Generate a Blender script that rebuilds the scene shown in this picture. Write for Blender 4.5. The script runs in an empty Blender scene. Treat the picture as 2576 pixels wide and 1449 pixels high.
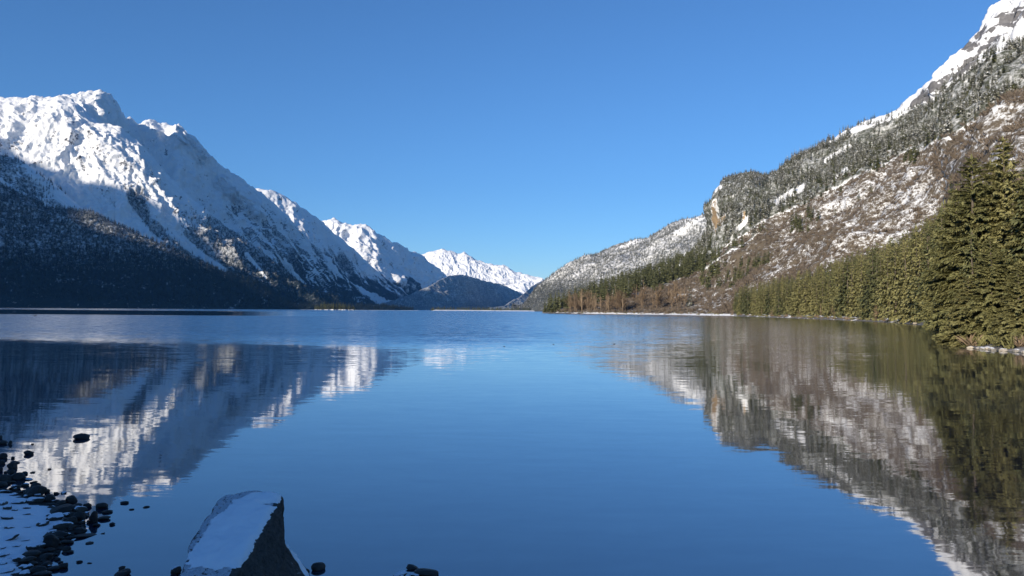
import bpy, bmesh, math, random
import numpy as np
from mathutils import Vector, Matrix, Euler

random.seed(7)
RNG = np.random.default_rng(11)
SC = bpy.context.scene

# ------------------------------------------------------------------ camera, sky, sun, exposure
FW, FH, FOC = 2576.0, 1449.0, 1860.0           # working frame: the photograph measured at 2576 x 1449
CAMH = 3.2
PITCH, ROLL = math.radians(1.74), math.radians(0.42)
camd = bpy.data.cameras.new('camera')
camd.sensor_width = 36.0
camd.lens = 36.0 * FOC / FW
camd.clip_start, camd.clip_end = 0.1, 60000.0
cam = bpy.data.objects.new('camera', camd)
SC.collection.objects.link(cam)
CAMR = Matrix.Rotation(math.pi / 2 + PITCH, 3, 'X') @ Matrix.Rotation(ROLL, 3, 'Z')
cam.matrix_world = Matrix.Translation((0, 0, CAMH)) @ CAMR.to_4x4()
SC.camera = cam

SUN_EL, SUN_AZ = math.radians(16.0), math.radians(214.0)      # azimuth clockwise from +Y: behind and to the left
SUNV = Vector((math.sin(SUN_AZ) * math.cos(SUN_EL), math.cos(SUN_AZ) * math.cos(SUN_EL), math.sin(SUN_EL)))
world = bpy.data.worlds.new('World')
SC.world = world
world.use_nodes = True
wn = world.node_tree
bg = wn.nodes['Background']
sky = wn.nodes.new('ShaderNodeTexSky')
sky.sky_type = 'NISHITA'
sky.sun_disc = False
sky.sun_elevation = SUN_EL
sky.sun_rotation = SUN_AZ
sky.altitude = 0.0
sky.air_density = 1.0
sky.dust_density = 0.0
sky.ozone_density = 7.3
wn.links.new(sky.outputs[0], bg.inputs[0])
bg.inputs[1].default_value = 0.105
sund = bpy.data.lights.new('sun', 'SUN')
sund.energy = 5.0
sund.angle = math.radians(0.5)
sund.color = (1.0, 0.89, 0.73)
sun = bpy.data.objects.new('sun', sund)
SC.collection.objects.link(sun)
sun.rotation_euler = SUNV.to_track_quat('Z', 'Y').to_euler()
sun.location = (-60, -90, 60)
SC.view_settings.view_transform = 'Standard'
SC.view_settings.look = 'None'
SC.view_settings.exposure = 0.5
SC.view_settings.gamma = 1.0
SC.cycles.max_bounces = 5
SC.cycles.diffuse_bounces = 3
SC.cycles.glossy_bounces = 2
SC.cycles.transmission_bounces = 2
SC.cycles.volume_bounces = 0
SC.cycles.caustics_reflective = False
SC.cycles.caustics_refractive = False
SC.cycles.use_denoising = True

# ------------------------------------------------------------------ helpers
R3 = np.array(CAMR)

def rays(px, py):
    """pixel of the working frame -> world direction"""
    px, py = np.broadcast_arrays(np.asarray(px, float), np.asarray(py, float))
    d = np.stack([(px - FW / 2) / FOC, -(py - FH / 2) / FOC, -np.ones_like(px)], -1)
    return d @ R3.T

def at_dist(px, py, D):
    """point at horizontal distance D seen at a pixel"""
    d = rays(px, py)
    s = np.asarray(D) / np.hypot(d[..., 0], d[..., 1])
    p = d * s[..., None]
    p[..., 2] += CAMH
    return p

def at_z(px, py, z=0.0):
    d = rays(px, py)
    s = (z - CAMH) / d[..., 2]
    p = d * s[..., None]
    p[..., 2] += CAMH
    return p

def az_point(px, D, z):
    p = at_dist(px, np.full(np.shape(px), 780.0), D)
    p[..., 2] = z
    return p

def project(P):
    q = (P - np.array([0, 0, CAMH])) @ R3
    w = np.where(q[..., 2] < -1e-3, -q[..., 2], np.nan)
    return q[..., 0] / w * FOC + FW / 2, -q[..., 1] / w * FOC + FH / 2

def sstep(a, b, x):
    t = np.clip((x - a) / (b - a), 0, 1)
    return t * t * (3 - 2 * t)

def _hash(ix, iy, iz, seed):
    h = (ix * 374761393 + iy * 668265263 + iz * 2147483647 + seed * 1274126177) & 0xFFFFFFFF
    h = ((h ^ (h >> 13)) * 1274126177) & 0xFFFFFFFF
    h = ((h ^ (h >> 16)) * 2246822519) & 0xFFFFFFFF
    return h ^ (h >> 15)

_G = np.random.default_rng(3).normal(size=(256, 3))
_G /= np.linalg.norm(_G, axis=1, keepdims=True)

def perlin(P, seed=0):
    P = np.asarray(P, float)
    f = np.floor(P)
    i = f.astype(np.int64)
    t = P - f
    u = t * t * t * (t * (t * 6 - 15) + 10)
    out = 0.0
    for dx in (0, 1):
        for dy in (0, 1):
            for dz in (0, 1):
                g = _G[_hash(i[..., 0] + dx, i[..., 1] + dy, i[..., 2] + dz, seed) & 255]
                dot = g[..., 0] * (t[..., 0] - dx) + g[..., 1] * (t[..., 1] - dy) + g[..., 2] * (t[..., 2] - dz)
                w = (u[..., 0] if dx else 1 - u[..., 0]) * (u[..., 1] if dy else 1 - u[..., 1]) * (u[..., 2] if dz else 1 - u[..., 2])
                out = out + w * dot
    return out * 1.5

def fbm(P, octv=5, seed=0, gain=0.5, lac=2.05):
    a, s, f, tot = 1.0, 0.0, 1.0, 0.0
    for o in range(octv):
        s = s + a * perlin(P * f, seed + o * 7)
        tot += a
        a *= gain
        f *= lac
    return s / tot

def ridged(P, octv=5, seed=0, gain=0.5, lac=2.05):
    a, s, f, tot = 1.0, 0.0, 1.0, 0.0
    for o in range(octv):
        n = 1 - np.abs(perlin(P * f, seed + o * 7)) * 1.6
        s = s + a * n * n
        tot += a
        a *= gain
        f *= lac
    return s / tot

def tag(o, label=None, cat=None, group=None, kind=None):
    for k, v in (('label', label), ('category', cat), ('group', group), ('kind', kind)):
        if v:
            o[k] = v
    return o

def raw_mesh(name, V, F, mat=None, smooth=False, attrs=None):
    """mesh from arrays: V (n,3), F (m,3) or (m,4)"""
    V = np.asarray(V, np.float32)
    F = np.asarray(F, np.int32)
    me = bpy.data.meshes.new(name)
    k = F.shape[1]
    me.vertices.add(len(V))
    me.vertices.foreach_set('co', V.ravel())
    me.loops.add(F.size)
    me.loops.foreach_set('vertex_index', F.ravel())
    me.polygons.add(len(F))
    me.polygons.foreach_set('loop_start', np.arange(len(F), dtype=np.int32) * k)
    if attrs:
        for n, a in attrs.items():
            at = me.attributes.new(n, 'FLOAT', 'POINT')
            at.data.foreach_set('value', np.asarray(a, np.float32).ravel())
    me.update(calc_edges=True)
    if smooth:
        me.polygons.foreach_set('use_smooth', np.ones(len(F), bool))
    if mat:
        me.materials.append(mat)
    return me

def link(name, me, parent=None, loc=None):
    o = bpy.data.objects.new(name, me)
    SC.collection.objects.link(o)
    if parent:
        o.parent = parent
    if loc is not None:
        o.location = loc
    return o

def grid_faces(nv, nu):
    j, i = np.meshgrid(np.arange(nv - 1), np.arange(nu - 1), indexing='ij')
    a = (j * nu + i).ravel()
    return np.stack([a, a + 1, a + 1 + nu, a + nu], 1)

def grid_normals(P):
    du = np.gradient(P, axis=1)
    dv = np.gradient(P, axis=0)
    n = np.cross(du, dv)
    n /= np.linalg.norm(n, axis=-1, keepdims=True) + 1e-9
    return n

def seg_dist(px, py, pts):
    """pixel distance to a polyline, and position along it 0..1"""
    best = np.full(np.shape(px), 1e9)
    along = np.zeros(np.shape(px))
    pts = np.asarray(pts, float)
    n = len(pts) - 1
    for k in range(n):
        a, b = pts[k], pts[k + 1]
        ab = b - a
        t = np.clip(((px - a[0]) * ab[0] + (py - a[1]) * ab[1]) / (ab @ ab + 1e-9), 0, 1)
        d = np.hypot(px - a[0] - t * ab[0], py - a[1] - t * ab[1])
        m = d < best
        best = np.where(m, d, best)
        along = np.where(m, (k + t) / n, along)
    return best, along

# ------------------------------------------------------------------ materials
class NT:
    def __init__(self, name):
        self.m = bpy.data.materials.new(name)
        self.m.use_nodes = True
        self.t = self.m.node_tree
        self.b = self.t.nodes['Principled BSDF']
        self.b.inputs['Roughness'].default_value = 0.9
        self.b.inputs['Specular IOR Level'].default_value = 0.2
    def n(self, typ, **kw):
        nd = self.t.nodes.new(typ)
        for k, v in kw.items():
            setattr(nd, k, v)
        return nd
    def l(self, a, b):
        self.t.links.new(a, b)
    def pos(self, scale=1.0, stretch=None):
        g = self.n('ShaderNodeNewGeometry')
        mp = self.n('ShaderNodeMapping')
        mp.inputs['Scale'].default_value = stretch if stretch else (scale, scale, scale)
        self.l(g.outputs['Position'], mp.inputs['Vector'])
        return mp.outputs[0]
    def noise(self, scale=1.0, detail=4.0, rough=0.55, stretch=None, vec=None, dist=0.0):
        nz = self.n('ShaderNodeTexNoise')
        nz.inputs['Scale'].default_value = scale
        nz.inputs['Detail'].default_value = detail
        nz.inputs['Roughness'].default_value = rough
        nz.inputs['Distortion'].default_value = dist
        self.l(vec if vec is not None else self.pos(1.0, stretch), nz.inputs['Vector'])
        return nz
    def attr(self, name):
        a = self.n('ShaderNodeAttribute')
        a.attribute_name = name
        return a.outputs['Fac']
    def math(self, op, a, b=None, c=None):
        m = self.n('ShaderNodeMath', operation=op)
        for i, v in enumerate((a, b, c)):
            if v is None:
                continue
            if isinstance(v, (int, float)):
                m.inputs[i].default_value = v
            else:
                self.l(v, m.inputs[i])
        return m.outputs[0]
    def step(self, x, lo, hi):
        m = self.n('ShaderNodeMapRange', interpolation_type='SMOOTHSTEP')
        m.inputs['From Min'].default_value = lo
        m.inputs['From Max'].default_value = hi
        self.l(x, m.inputs['Value'])
        return m.outputs[0]
    def mix(self, f, a, b):
        m = self.n('ShaderNodeMix', data_type='RGBA')
        for i, v in ((0, f), (6, a), (7, b)):
            if isinstance(v, (int, float)):
                m.inputs[i].default_value = v
            elif isinstance(v, tuple):
                m.inputs[i].default_value = (*v, 1.0)
            else:
                self.l(v, m.inputs[i])
        return m.outputs[2]
    def color(self, c):
        self.l(c, self.b.inputs['Base Color'])
    def bump(self, h, dist=1.0, strength=1.0):
        b = self.n('ShaderNodeBump')
        b.inputs['Distance'].default_value = dist
        b.inputs['Strength'].default_value = strength
        self.l(h, b.inputs['Height'])
        self.l(b.outputs[0], self.b.inputs['Normal'])

SNOW = (0.80, 0.81, 0.82)

def terrain_mat(name, rock=(0.16, 0.145, 0.135), wood=(0.016, 0.024, 0.024), brush=(0.112, 0.090, 0.064), fine=0.02, woodsnow=0.55, bumpd=8.0):
    """snow over rock, with woodland and leafless brush where the mesh attributes say"""
    m = NT(name)
    n1 = m.noise(fine, 6, 0.65)
    n2 = m.noise(fine * 5, 4, 0.7)
    nz = m.math('ADD', m.math('MULTIPLY', m.math('SUBTRACT', n1.outputs['Fac'], 0.5), 1.3), m.math('MULTIPLY', m.math('SUBTRACT', n2.outputs['Fac'], 0.5), 1.1))
    rockc = m.mix(n2.outputs['Fac'], tuple(c * 0.35 for c in rock), tuple(c * 1.7 for c in rock))
    snowm = m.step(m.math('ADD', m.attr('snow'), m.math('MULTIPLY', nz, 0.75)), 0.42, 0.58)
    c = m.mix(snowm, rockc, SNOW)
    # tan bare cliffs
    c = m.mix(m.step(m.math('ADD', m.attr('cliff'), m.math('MULTIPLY', nz, 0.9)), 0.4, 0.6), c, m.mix(n2.outputs['Fac'], (0.20, 0.15, 0.10), (0.46, 0.33, 0.19)))
    # leafless brush, snow between the stems
    nb = m.noise(fine * 9, 3, 0.7)
    nzb = m.math('ADD', m.math('MULTIPLY', m.math('SUBTRACT', nb.outputs['Fac'], 0.5), 1.1), m.math('MULTIPLY', m.math('SUBTRACT', n1.outputs['Fac'], 0.5), 0.9))
    nzb = m.math('ADD', nzb, m.math('MULTIPLY', m.math('SUBTRACT', n2.outputs['Fac'], 0.5), 1.5))
    brushc = m.mix(nb.outputs['Fac'], tuple(x * 0.6 for x in brush), tuple(x * 1.3 for x in brush))
    nf = m.noise(fine * 24, 2, 0.7)
    nzb = m.math('ADD', nzb, m.math('MULTIPLY', m.math('SUBTRACT', nf.outputs['Fac'], 0.5), 1.3))
    c = m.mix(m.step(m.math('ADD', m.attr('brush'), nzb), 0.20, 0.80), c, brushc)
    # woodland floor and canopy seen from afar: dark needles with snow in the gaps
    ns = m.noise(fine * 6, 3, 0.75)
    woodc = m.mix(m.step(m.math('ADD', m.math('MULTIPLY', m.attr('dust'), woodsnow), m.math('ADD', m.math('SUBTRACT', ns.outputs['Fac'], 0.5), m.math('MULTIPLY', m.math('SUBTRACT', n1.outputs['Fac'], 0.5), .5))), 0.12, 0.62), wood, SNOW)
    c = m.mix(m.step(m.math('ADD', m.attr('wood'), m.math('MULTIPLY', nz, 0.8)), 0.34, 0.66), c, woodc)
    m.color(c)
    m.bump(m.math('ADD', n1.outputs['Fac'], m.math('MULTIPLY', n2.outputs['Fac'], 0.35)), bumpd, 0.9)
    return m.m

def leaf_mat(name, a, b, snow=0.0, scale=0.4, thin=0.0):
    m = NT(name)
    oi = m.n('ShaderNodeObjectInfo')
    nz = m.noise(scale, 3, 0.6)
    f = m.math('ADD', m.math('MULTIPLY', nz.outputs['Fac'], 0.6), m.math('MULTIPLY', oi.outputs['Random'], 0.4))
    c = m.mix(f, a, b)
    if snow > 0:
        c = m.mix(m.step(m.noise(0.35, 3, 0.8).outputs['Fac'], 0.62 - 0.35 * snow, 0.78 - 0.35 * snow), c, SNOW)
    m.color(c)
    m.b.inputs['Roughness'].default_value = 0.75
    if thin:          # needles and twigs let part of the light through
        tr, ms = m.n('ShaderNodeBsdfTranslucent'), m.n('ShaderNodeMixShader')
        m.l(c, tr.inputs[0])
        ms.inputs[0].default_value = thin
        m.l(m.b.outputs[0], ms.inputs[1]); m.l(tr.outputs[0], ms.inputs[2])
        m.l(ms.outputs[0], m.t.nodes['Material Output'].inputs['Surface'])
    return m.m

M = {}
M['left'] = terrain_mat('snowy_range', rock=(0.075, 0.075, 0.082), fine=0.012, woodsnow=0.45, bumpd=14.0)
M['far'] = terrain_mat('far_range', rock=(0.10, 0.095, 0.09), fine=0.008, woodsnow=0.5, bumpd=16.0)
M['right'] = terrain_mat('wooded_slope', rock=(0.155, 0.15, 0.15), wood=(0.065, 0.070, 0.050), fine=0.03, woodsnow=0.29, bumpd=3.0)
M['hazy'] = terrain_mat('shaded_hill', rock=(0.10, 0.095, 0.09), wood=(0.17, 0.185, 0.20), fine=0.012, woodsnow=0.34, bumpd=4.0)  # woodland paled and blued to suggest haze as well as snow dust
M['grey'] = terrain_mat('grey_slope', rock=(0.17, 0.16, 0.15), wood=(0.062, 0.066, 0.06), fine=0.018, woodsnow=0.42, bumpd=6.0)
M['spruce'] = leaf_mat('spruce_needles', (0.085, 0.094, 0.036), (0.29, 0.262, 0.112))
M['dark_spruce'] = leaf_mat('dark_spruce_needles', (0.055, 0.066, 0.029), (0.15, 0.15, 0.065))
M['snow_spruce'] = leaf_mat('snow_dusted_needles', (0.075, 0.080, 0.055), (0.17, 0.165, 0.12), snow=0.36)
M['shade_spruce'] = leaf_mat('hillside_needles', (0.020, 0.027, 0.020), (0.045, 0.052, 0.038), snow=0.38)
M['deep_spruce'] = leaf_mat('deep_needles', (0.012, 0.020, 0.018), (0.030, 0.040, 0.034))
M['bark'] = leaf_mat('bark', (0.075, 0.062, 0.048), (0.15, 0.125, 0.095))
M['twig'] = leaf_mat('bare_twigs', (0.15, 0.105, 0.065), (0.28, 0.21, 0.14))
M['brush'] = leaf_mat('brush_twigs', (0.080, 0.062, 0.046), (0.19, 0.152, 0.115))

# ------------------------------------------------------------------ terrain
def row_p(pts, pxs):
    a = np.array(pts, float)
    py, D = np.interp(pxs, a[:, 0], a[:, 1]), np.interp(pxs, a[:, 0], a[:, 2])
    p = at_dist(pxs, py, D)
    return D, p[..., 2]

def row_z(pts, pxs):
    a = np.array(pts, float)
    return np.interp(pxs, a[:, 0], a[:, 1]), np.interp(pxs, a[:, 0], a[:, 2])

def mixrow(r0, r1, t, zpow=1.0):
    return r0[0] + (r1[0] - r0[0]) * t, r0[1] + (r1[1] - r0[1]) * t ** zpow

def loft(pxs, rows, segs):
    """rows of (distance, height) per column -> (nv, nu) arrays; Catmull-Rom between the rows"""
    Ds = np.stack([r[0] for r in rows])
    Zs = np.stack([r[1] for r in rows])
    oD, oZ, ov = [], [], []
    n = len(rows)
    for k in range(n - 1):
        t = np.linspace(0, 1, segs[k], endpoint=(k == n - 2))[:, None]
        out = []
        for A in (Ds, Zs):
            p1, p2 = A[k], A[k + 1]
            m1 = (A[k + 1] - A[max(k - 1, 0)]) * (0.5 if k > 0 else 1.0)
            m2 = (A[min(k + 2, n - 1)] - A[k]) * (0.5 if k < n - 2 else 1.0)
            lim = np.abs(p2 - p1) * 1.5
            m1, m2 = np.clip(m1, -lim, lim), np.clip(m2, -lim, lim)
            h = (2 * t**3 - 3 * t**2 + 1) * p1 + (t**3 - 2 * t**2 + t) * m1 + (-2 * t**3 + 3 * t**2) * p2 + (t**3 - t**2) * m2
            out.append(h)
        oD.append(out[0]); oZ.append(out[1]); ov.append(k + t[:, 0])
    D, Z = np.concatenate(oD), np.concatenate(oZ)
    return az_point(np.broadcast_to(pxs, D.shape), D, Z), np.concatenate(ov)

def back_rows(crest, steps):
    return [(crest[0] + d, np.maximum(crest[1] * f, -20) if f > 0 else np.full_like(crest[1], -20.0)) for d, f in steps]

def spread(P, N, amp):
    return P + N * amp[..., None]

TERR = {}

def finish(key, name, P, attrs, mat, label, cat):
    nv, nu = P.shape[:2]
    me = raw_mesh(name, P.reshape(-1, 3), grid_faces(nv, nu), mat, True, attrs)
    o = link(name, me)
    tag(o, label, cat, None, 'structure')
    TERR[key] = P
    return o

def alt_noise(P, L, seed=0, octv=5, zs=0.35):
    """ridged spurs that run down the fall line"""
    q = P.copy()
    q[..., 2] *= zs
    w = np.stack([fbm(q / (L * 1.7), 3, seed + 50), fbm(q / (L * 1.7), 3, seed + 60), np.zeros(P.shape[:2])], -1)
    return ridged(q / L + w * 0.5, octv, seed)

def zeros(P):
    return np.zeros(P.shape[:2])

# ---- the front massif of the left range
px = np.linspace(-520, 850, 500)
crestA = row_p([(-520, 330, 5350), (-200, 262, 5300), (0, 247, 5250), (60, 241, 5200), (110, 246, 5150), (165, 250, 5120), (185, 268, 5080), (230, 300, 5000), (282, 319, 4930),
                (330, 348, 4900), (385, 403, 4860), (420, 447, 4840), (470, 492, 4820), (530, 548, 4800), (600, 590, 4800), (660, 640, 4800), (720, 690, 4820), (780, 740, 4850), (850, 776, 4900)], px)
baseA = row_z([(-520, 3900, -6), (400, 3800, -6), (800, 4200, -6), (850, 4400, -6)], px)
rows = [baseA, mixrow(baseA, crestA, .25, 1.25), mixrow(baseA, crestA, .6, 1.12), crestA] + back_rows(crestA, [(250, .86), (900, .45), (1500, 0)])
P, v = loft(px, rows, [60, 110, 170, 20, 14, 8])
N = grid_normals(P)
env = (sstep(0, .5, v) * (1 - .72 * sstep(2.5, 3.0, v)))[:, None] * np.ones((1, len(px)))
big = alt_noise(P, 520, 1, 3, .22)
mid = alt_noise(P, 150, 5, 5, .25)
fine_ = alt_noise(P, 58, 13, 4, .3)
P = spread(P, N, env * ((big - .5) * 120 + (mid - .5) * 62 + (fine_ - .5) * 30 + fbm(P / 30, 3, 9) * 6))
P[..., 2] += (fbm(P / 90, 5, 21) * 30 * sstep(2.6, 3.0, v)[:, None])
N = grid_normals(P)
X, Y = project(P)
ch = zeros(P)
for pts, w0, w1 in (([(287, 409), (292, 451), (308, 518), (362, 588), (380, 615)], 16, 20), ([(400, 509), (425, 555), (450, 597), (492, 634), (567, 680)], 22, 5),
                    ([(620, 640), (655, 680), (670, 700)], 6, 2), ([(150, 430), (210, 500), (300, 560), (400, 610)], 45, 10)):
    d, a = seg_dist(X, Y, pts)
    ch = np.maximum(ch, 1 - sstep(.55, 1.25, d / (w0 + (w1 - w0) * a)))
treeline = np.interp(X, [0, 150, 250, 310, 350, 410, 480, 540, 600, 660, 720, 800, 1000], [480, 570, 540, 500, 490, 560, 550, 545, 535, 560, 600, 650, 720])
wood = sstep(-30, 70, Y - treeline + fbm(P / 260, 4, 31) * 130) * (1 - ch)
patch = zeros(P)
for (cx, cy, rx, ry) in ((345, 520, 30, 55), (395, 585, 26, 40), (575, 600, 60, 70), (700, 680, 90, 45)):
    patch = np.maximum(patch, 1 - sstep(.6, 1.25, np.hypot((X - cx - (Y - cy) * .45) / rx, (Y - cy) / ry)))
wood = np.clip(np.maximum(wood * .72, patch * .8 * (1 - ch)), 0, 1)
steep = 1 - sstep(.30, .62, N[..., 2])
snow = np.clip(1.0 - .36 * steep + .25 * ch - .10 * sstep(.5, .9, fine_), 0, 1.2)
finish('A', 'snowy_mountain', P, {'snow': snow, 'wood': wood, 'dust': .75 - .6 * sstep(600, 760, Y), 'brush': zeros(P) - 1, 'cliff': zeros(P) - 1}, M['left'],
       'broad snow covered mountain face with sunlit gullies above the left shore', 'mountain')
WOOD_A = wood * (v < 3)[:, None]

# ---- the summits behind it
px = np.linspace(-400, 1110, 560)
crest = row_p([(-400, 300, 5600), (0, 252, 5700), (100, 246, 5750), (170, 238, 5800), (205, 232, 5840), (222, 233, 5860), (238, 227, 5880), (252, 232, 5930), (270, 243, 6020), (287, 268, 6100),
               (303, 291, 6300), (340, 310, 6500), (352, 305, 6540), (380, 303, 6580), (405, 312, 6600), (418, 317, 6600), (440, 311, 6600), (455, 326, 6610), (480, 345, 6630), (500, 370, 6650), (540, 411, 6720),
               (600, 450, 6760), (655, 487, 6880), (700, 530, 7020), (760, 590, 7240), (810, 640, 7460), (860, 695, 7700), (920, 735, 8000), (1000, 766, 8400), (1110, 777, 8850)], px)
base = row_z([(-400, 5000, -6), (300, 5000, -6), (600, 5500, -6), (800, 6200, -6), (1000, 7600, -6), (1110, 8600, -6)], px)
rows = [base, mixrow(base, crest, .3, 1.2), mixrow(base, crest, .65, 1.1), crest] + back_rows(crest, [(200, .86), (900, .45), (1500, 0)])
P, v = loft(px, rows, [50, 110, 150, 20, 14, 8])
N = grid_normals(P)
env = (sstep(0, .5, v) * (1 - .8 * sstep(2.6, 3.0, v)))[:, None] * np.ones((1, len(px)))
big = alt_noise(P, 520, 101, 3, .22)
mid = alt_noise(P, 170, 105, 5, .25)
P = spread(P, N, env * ((big - .5) * 130 + (mid - .5) * 80 + (alt_noise(P, 70, 113, 4, .3) - .5) * 30 + fbm(P / 30, 3, 109) * 9))
X, Y = project(P)
X, Y = project(P)
for pts, w, q_ in (([(452, 330), (485, 372), (530, 416)], 17, 120), ([(536, 446), (600, 502), (670, 568)], 15, 110), ([(424, 322), (436, 350), (452, 372)], 16, 110), ([(690, 585), (740, 640), (790, 700)], 9, 50)):
    pa = np.array(pts, float)
    d, a = seg_dist(X, Y, pts)
    ddir = pa[-1] - pa[0]; ddir /= np.linalg.norm(ddir)
    side_ = (X - pa[0, 0]) * ddir[1] - (Y - pa[0, 1]) * ddir[0]
    sd_ = np.sign(side_) * d + fbm(P / 60, 3, 151) * w * .7
    ramp = np.clip((sd_ + w) / (2 * w), 0, 1) * (1 - sstep(w, w * 1.5, sd_)) * sstep(0, .12, a) * (1 - sstep(.85, 1, a)) * (np.abs(v - 2) < 1.0)[:, None]
    P = np.array([0, 0, CAMH]) + (P - np.array([0, 0, CAMH])) * (1 - q_ * ramp / np.hypot(P[..., 0], P[..., 1]))[..., None]
P[..., 2] += (fbm(P / 70, 5, 121) * 46 * sstep(2.6, 3.0, v)[:, None])
N = grid_normals(P)
X, Y = project(P)
streak = ridged(np.stack([P[..., 0] / 90 + P[..., 2] / 150, P[..., 1] / 90 + P[..., 2] / 150, P[..., 2] / 1100], -1), 4, 133)
treeline = np.interp(X, [400, 500, 600, 660, 720, 800, 900, 1110], [520, 520, 520, 520, 560, 620, 690, 760])
wood = np.clip(sstep(-50, 90, Y - treeline + fbm(P / 300, 4, 131) * 130) * .92 - 1.0 * sstep(.38, .72, streak) * (1 - .9 * sstep(680, 750, Y)), 0, 1)
steep = 1 - sstep(.30, .62, N[..., 2])
snow = np.clip(1.02 - .33 * steep, 0, 1.2)
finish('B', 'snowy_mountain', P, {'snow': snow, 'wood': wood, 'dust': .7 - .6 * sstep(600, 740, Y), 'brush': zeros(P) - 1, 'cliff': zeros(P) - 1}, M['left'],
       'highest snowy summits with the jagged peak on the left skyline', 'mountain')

# ---- second range down the lake
def simple_range(key, px, crest, base, seed, L, amp, mat, label, treel, cat='mountain', name='snowy_mountain', segs=(40, 70, 90), jag=30, dustlow=720, woodmax=.95, snowb=1.05, zp=1.15, streaks=.6):
    rows = [base, mixrow(base, crest, .3, zp + .1), mixrow(base, crest, .65, zp), crest] + back_rows(crest, [(250, .86), (1000, .4), (1800, 0)])
    P, v = loft(px, rows, [*segs, 16, 10, 6])
    N = grid_normals(P)
    env = (sstep(0, .5, v) * (1 - .75 * sstep(2.6, 3.0, v)))[:, None] * np.ones((1, len(px)))
    P = spread(P, N, env * ((alt_noise(P, L, seed, 3) - .5) * amp + (alt_noise(P, L * .33, seed + 5, 5, .5) - .5) * amp * .5 + fbm(P / (L * .1), 4, seed + 9) * amp * .16))
    P[..., 2] += fbm(P / 110, 5, seed + 21) * jag * sstep(2.6, 3.0, v)[:, None]
    N = grid_normals(P)
    X, Y = project(P)
    streak = ridged(np.stack([P[..., 0] / 150 + P[..., 2] / 330, P[..., 1] / 150 + P[..., 2] / 330, P[..., 2] / 1000], -1), 4, seed + 33)
    t = np.interp(X, [a for a, b in treel], [b for a, b in treel])
    wood = np.clip(sstep(-40, 60, Y - t + fbm(P / 350, 4, seed + 31) * 90) * woodmax - streaks * sstep(.55, .8, streak) * (1 - sstep(dustlow - 30, dustlow + 20, Y)), 0, 1)
    snow = np.clip(snowb - .42 * (1 - sstep(.3, .62, N[..., 2])), 0, 1.2)
    finish(key, name, P, {'snow': snow, 'wood': wood, 'dust': .7 - .6 * sstep(dustlow - 110, dustlow + 10, Y), 'brush': zeros(P) - 1, 'cliff': zeros(P) - 1}, mat, label, cat)
    return P, v

px = np.linspace(540, 1180, 300)
simple_range('C', px,
    row_p([(540, 440, 8500), (620, 474, 8550), (657, 478, 8600), (675, 480, 8600), (700, 490, 8650), (740, 511, 8700), (790, 546, 8900), (830, 578, 9300), (880, 622, 9800), (930, 666, 10400), (990, 715, 11000), (1040, 750, 11500), (1180, 776, 12000)], px),
    row_z([(540, 7000, -6), (800, 7400, -6), (1000, 9300, -6), (1180, 11400, -6)], px), 201, 600, 110, M['far'],
    'second snowy mountain with a thin sunlit crest beyond the highest summits', [(540, 560), (700, 560), (800, 600), (900, 660), (1000, 720), (1180, 760)])
px = np.linspace(760, 1300, 260)
simple_range('D', px,
    row_p([(760, 560, 11500), (800, 558, 11500), (822, 552, 11500), (835, 548, 11500), (848, 551, 11500), (870, 563, 11500), (895, 569, 11500), (917, 565, 11500), (940, 580, 11500), (960, 597, 11600), (985, 611, 11800), (1003, 612, 12000), (1030, 632, 12300),
           (1060, 645, 12600), (1100, 676, 13000), (1150, 710, 13300), (1220, 745, 13600), (1300, 775, 13800)], px),
    row_z([(760, 9700, -6), (900, 10000, -6), (1000, 10700, -6), (1300, 13100, -6)], px), 301, 700, 190, M['far'],
    'small bright snow peak in the middle of the far left ranges', [(760, 690), (900, 690), (1000, 705), (1100, 730), (1300, 765)], jag=60)
px = np.linspace(980, 1480, 1540)
simple_range('E', px,
    row_p([(980, 655, 14600), (1035, 652, 14600), (1060, 641, 14600), (1085, 632, 14600), (1110, 627, 14600), (1130, 632, 14600), (1150, 640, 14600), (1165, 635, 14600), (1200, 655, 14600), (1240, 667, 14600), (1265, 667, 14600),
           (1300, 685, 14600), (1340, 694, 14600), (1360, 700, 14600), (1420, 725, 14600), (1480, 745, 14600)], px),
    row_z([(980, 12800, -6), (1480, 12800, -6)], px), 401, 700, 125, M['far'],
    'lowest sunlit snow range closing the far end of the lake', [(980, 715), (1200, 715), (1300, 725), (1480, 740)], jag=45)
px = np.linspace(930, 1420, 220)
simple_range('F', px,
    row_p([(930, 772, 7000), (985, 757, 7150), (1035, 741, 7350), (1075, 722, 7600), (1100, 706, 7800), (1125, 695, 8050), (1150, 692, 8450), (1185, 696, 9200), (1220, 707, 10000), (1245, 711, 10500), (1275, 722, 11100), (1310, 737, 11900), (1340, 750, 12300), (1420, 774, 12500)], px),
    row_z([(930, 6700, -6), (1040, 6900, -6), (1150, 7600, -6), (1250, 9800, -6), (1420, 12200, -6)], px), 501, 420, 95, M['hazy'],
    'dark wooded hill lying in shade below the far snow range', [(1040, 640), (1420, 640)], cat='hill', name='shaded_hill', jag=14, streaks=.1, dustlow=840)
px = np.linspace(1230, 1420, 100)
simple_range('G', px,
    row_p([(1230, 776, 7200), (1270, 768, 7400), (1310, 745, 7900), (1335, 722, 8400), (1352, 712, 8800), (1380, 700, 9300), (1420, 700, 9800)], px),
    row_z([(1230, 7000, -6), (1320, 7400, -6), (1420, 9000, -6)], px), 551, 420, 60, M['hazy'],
    'small dark shaded spur between the far snow range and the grey slope', [(1230, 640), (1420, 640)], cat='hill', name='shaded_hill', jag=10, streaks=.05, dustlow=840)

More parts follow.
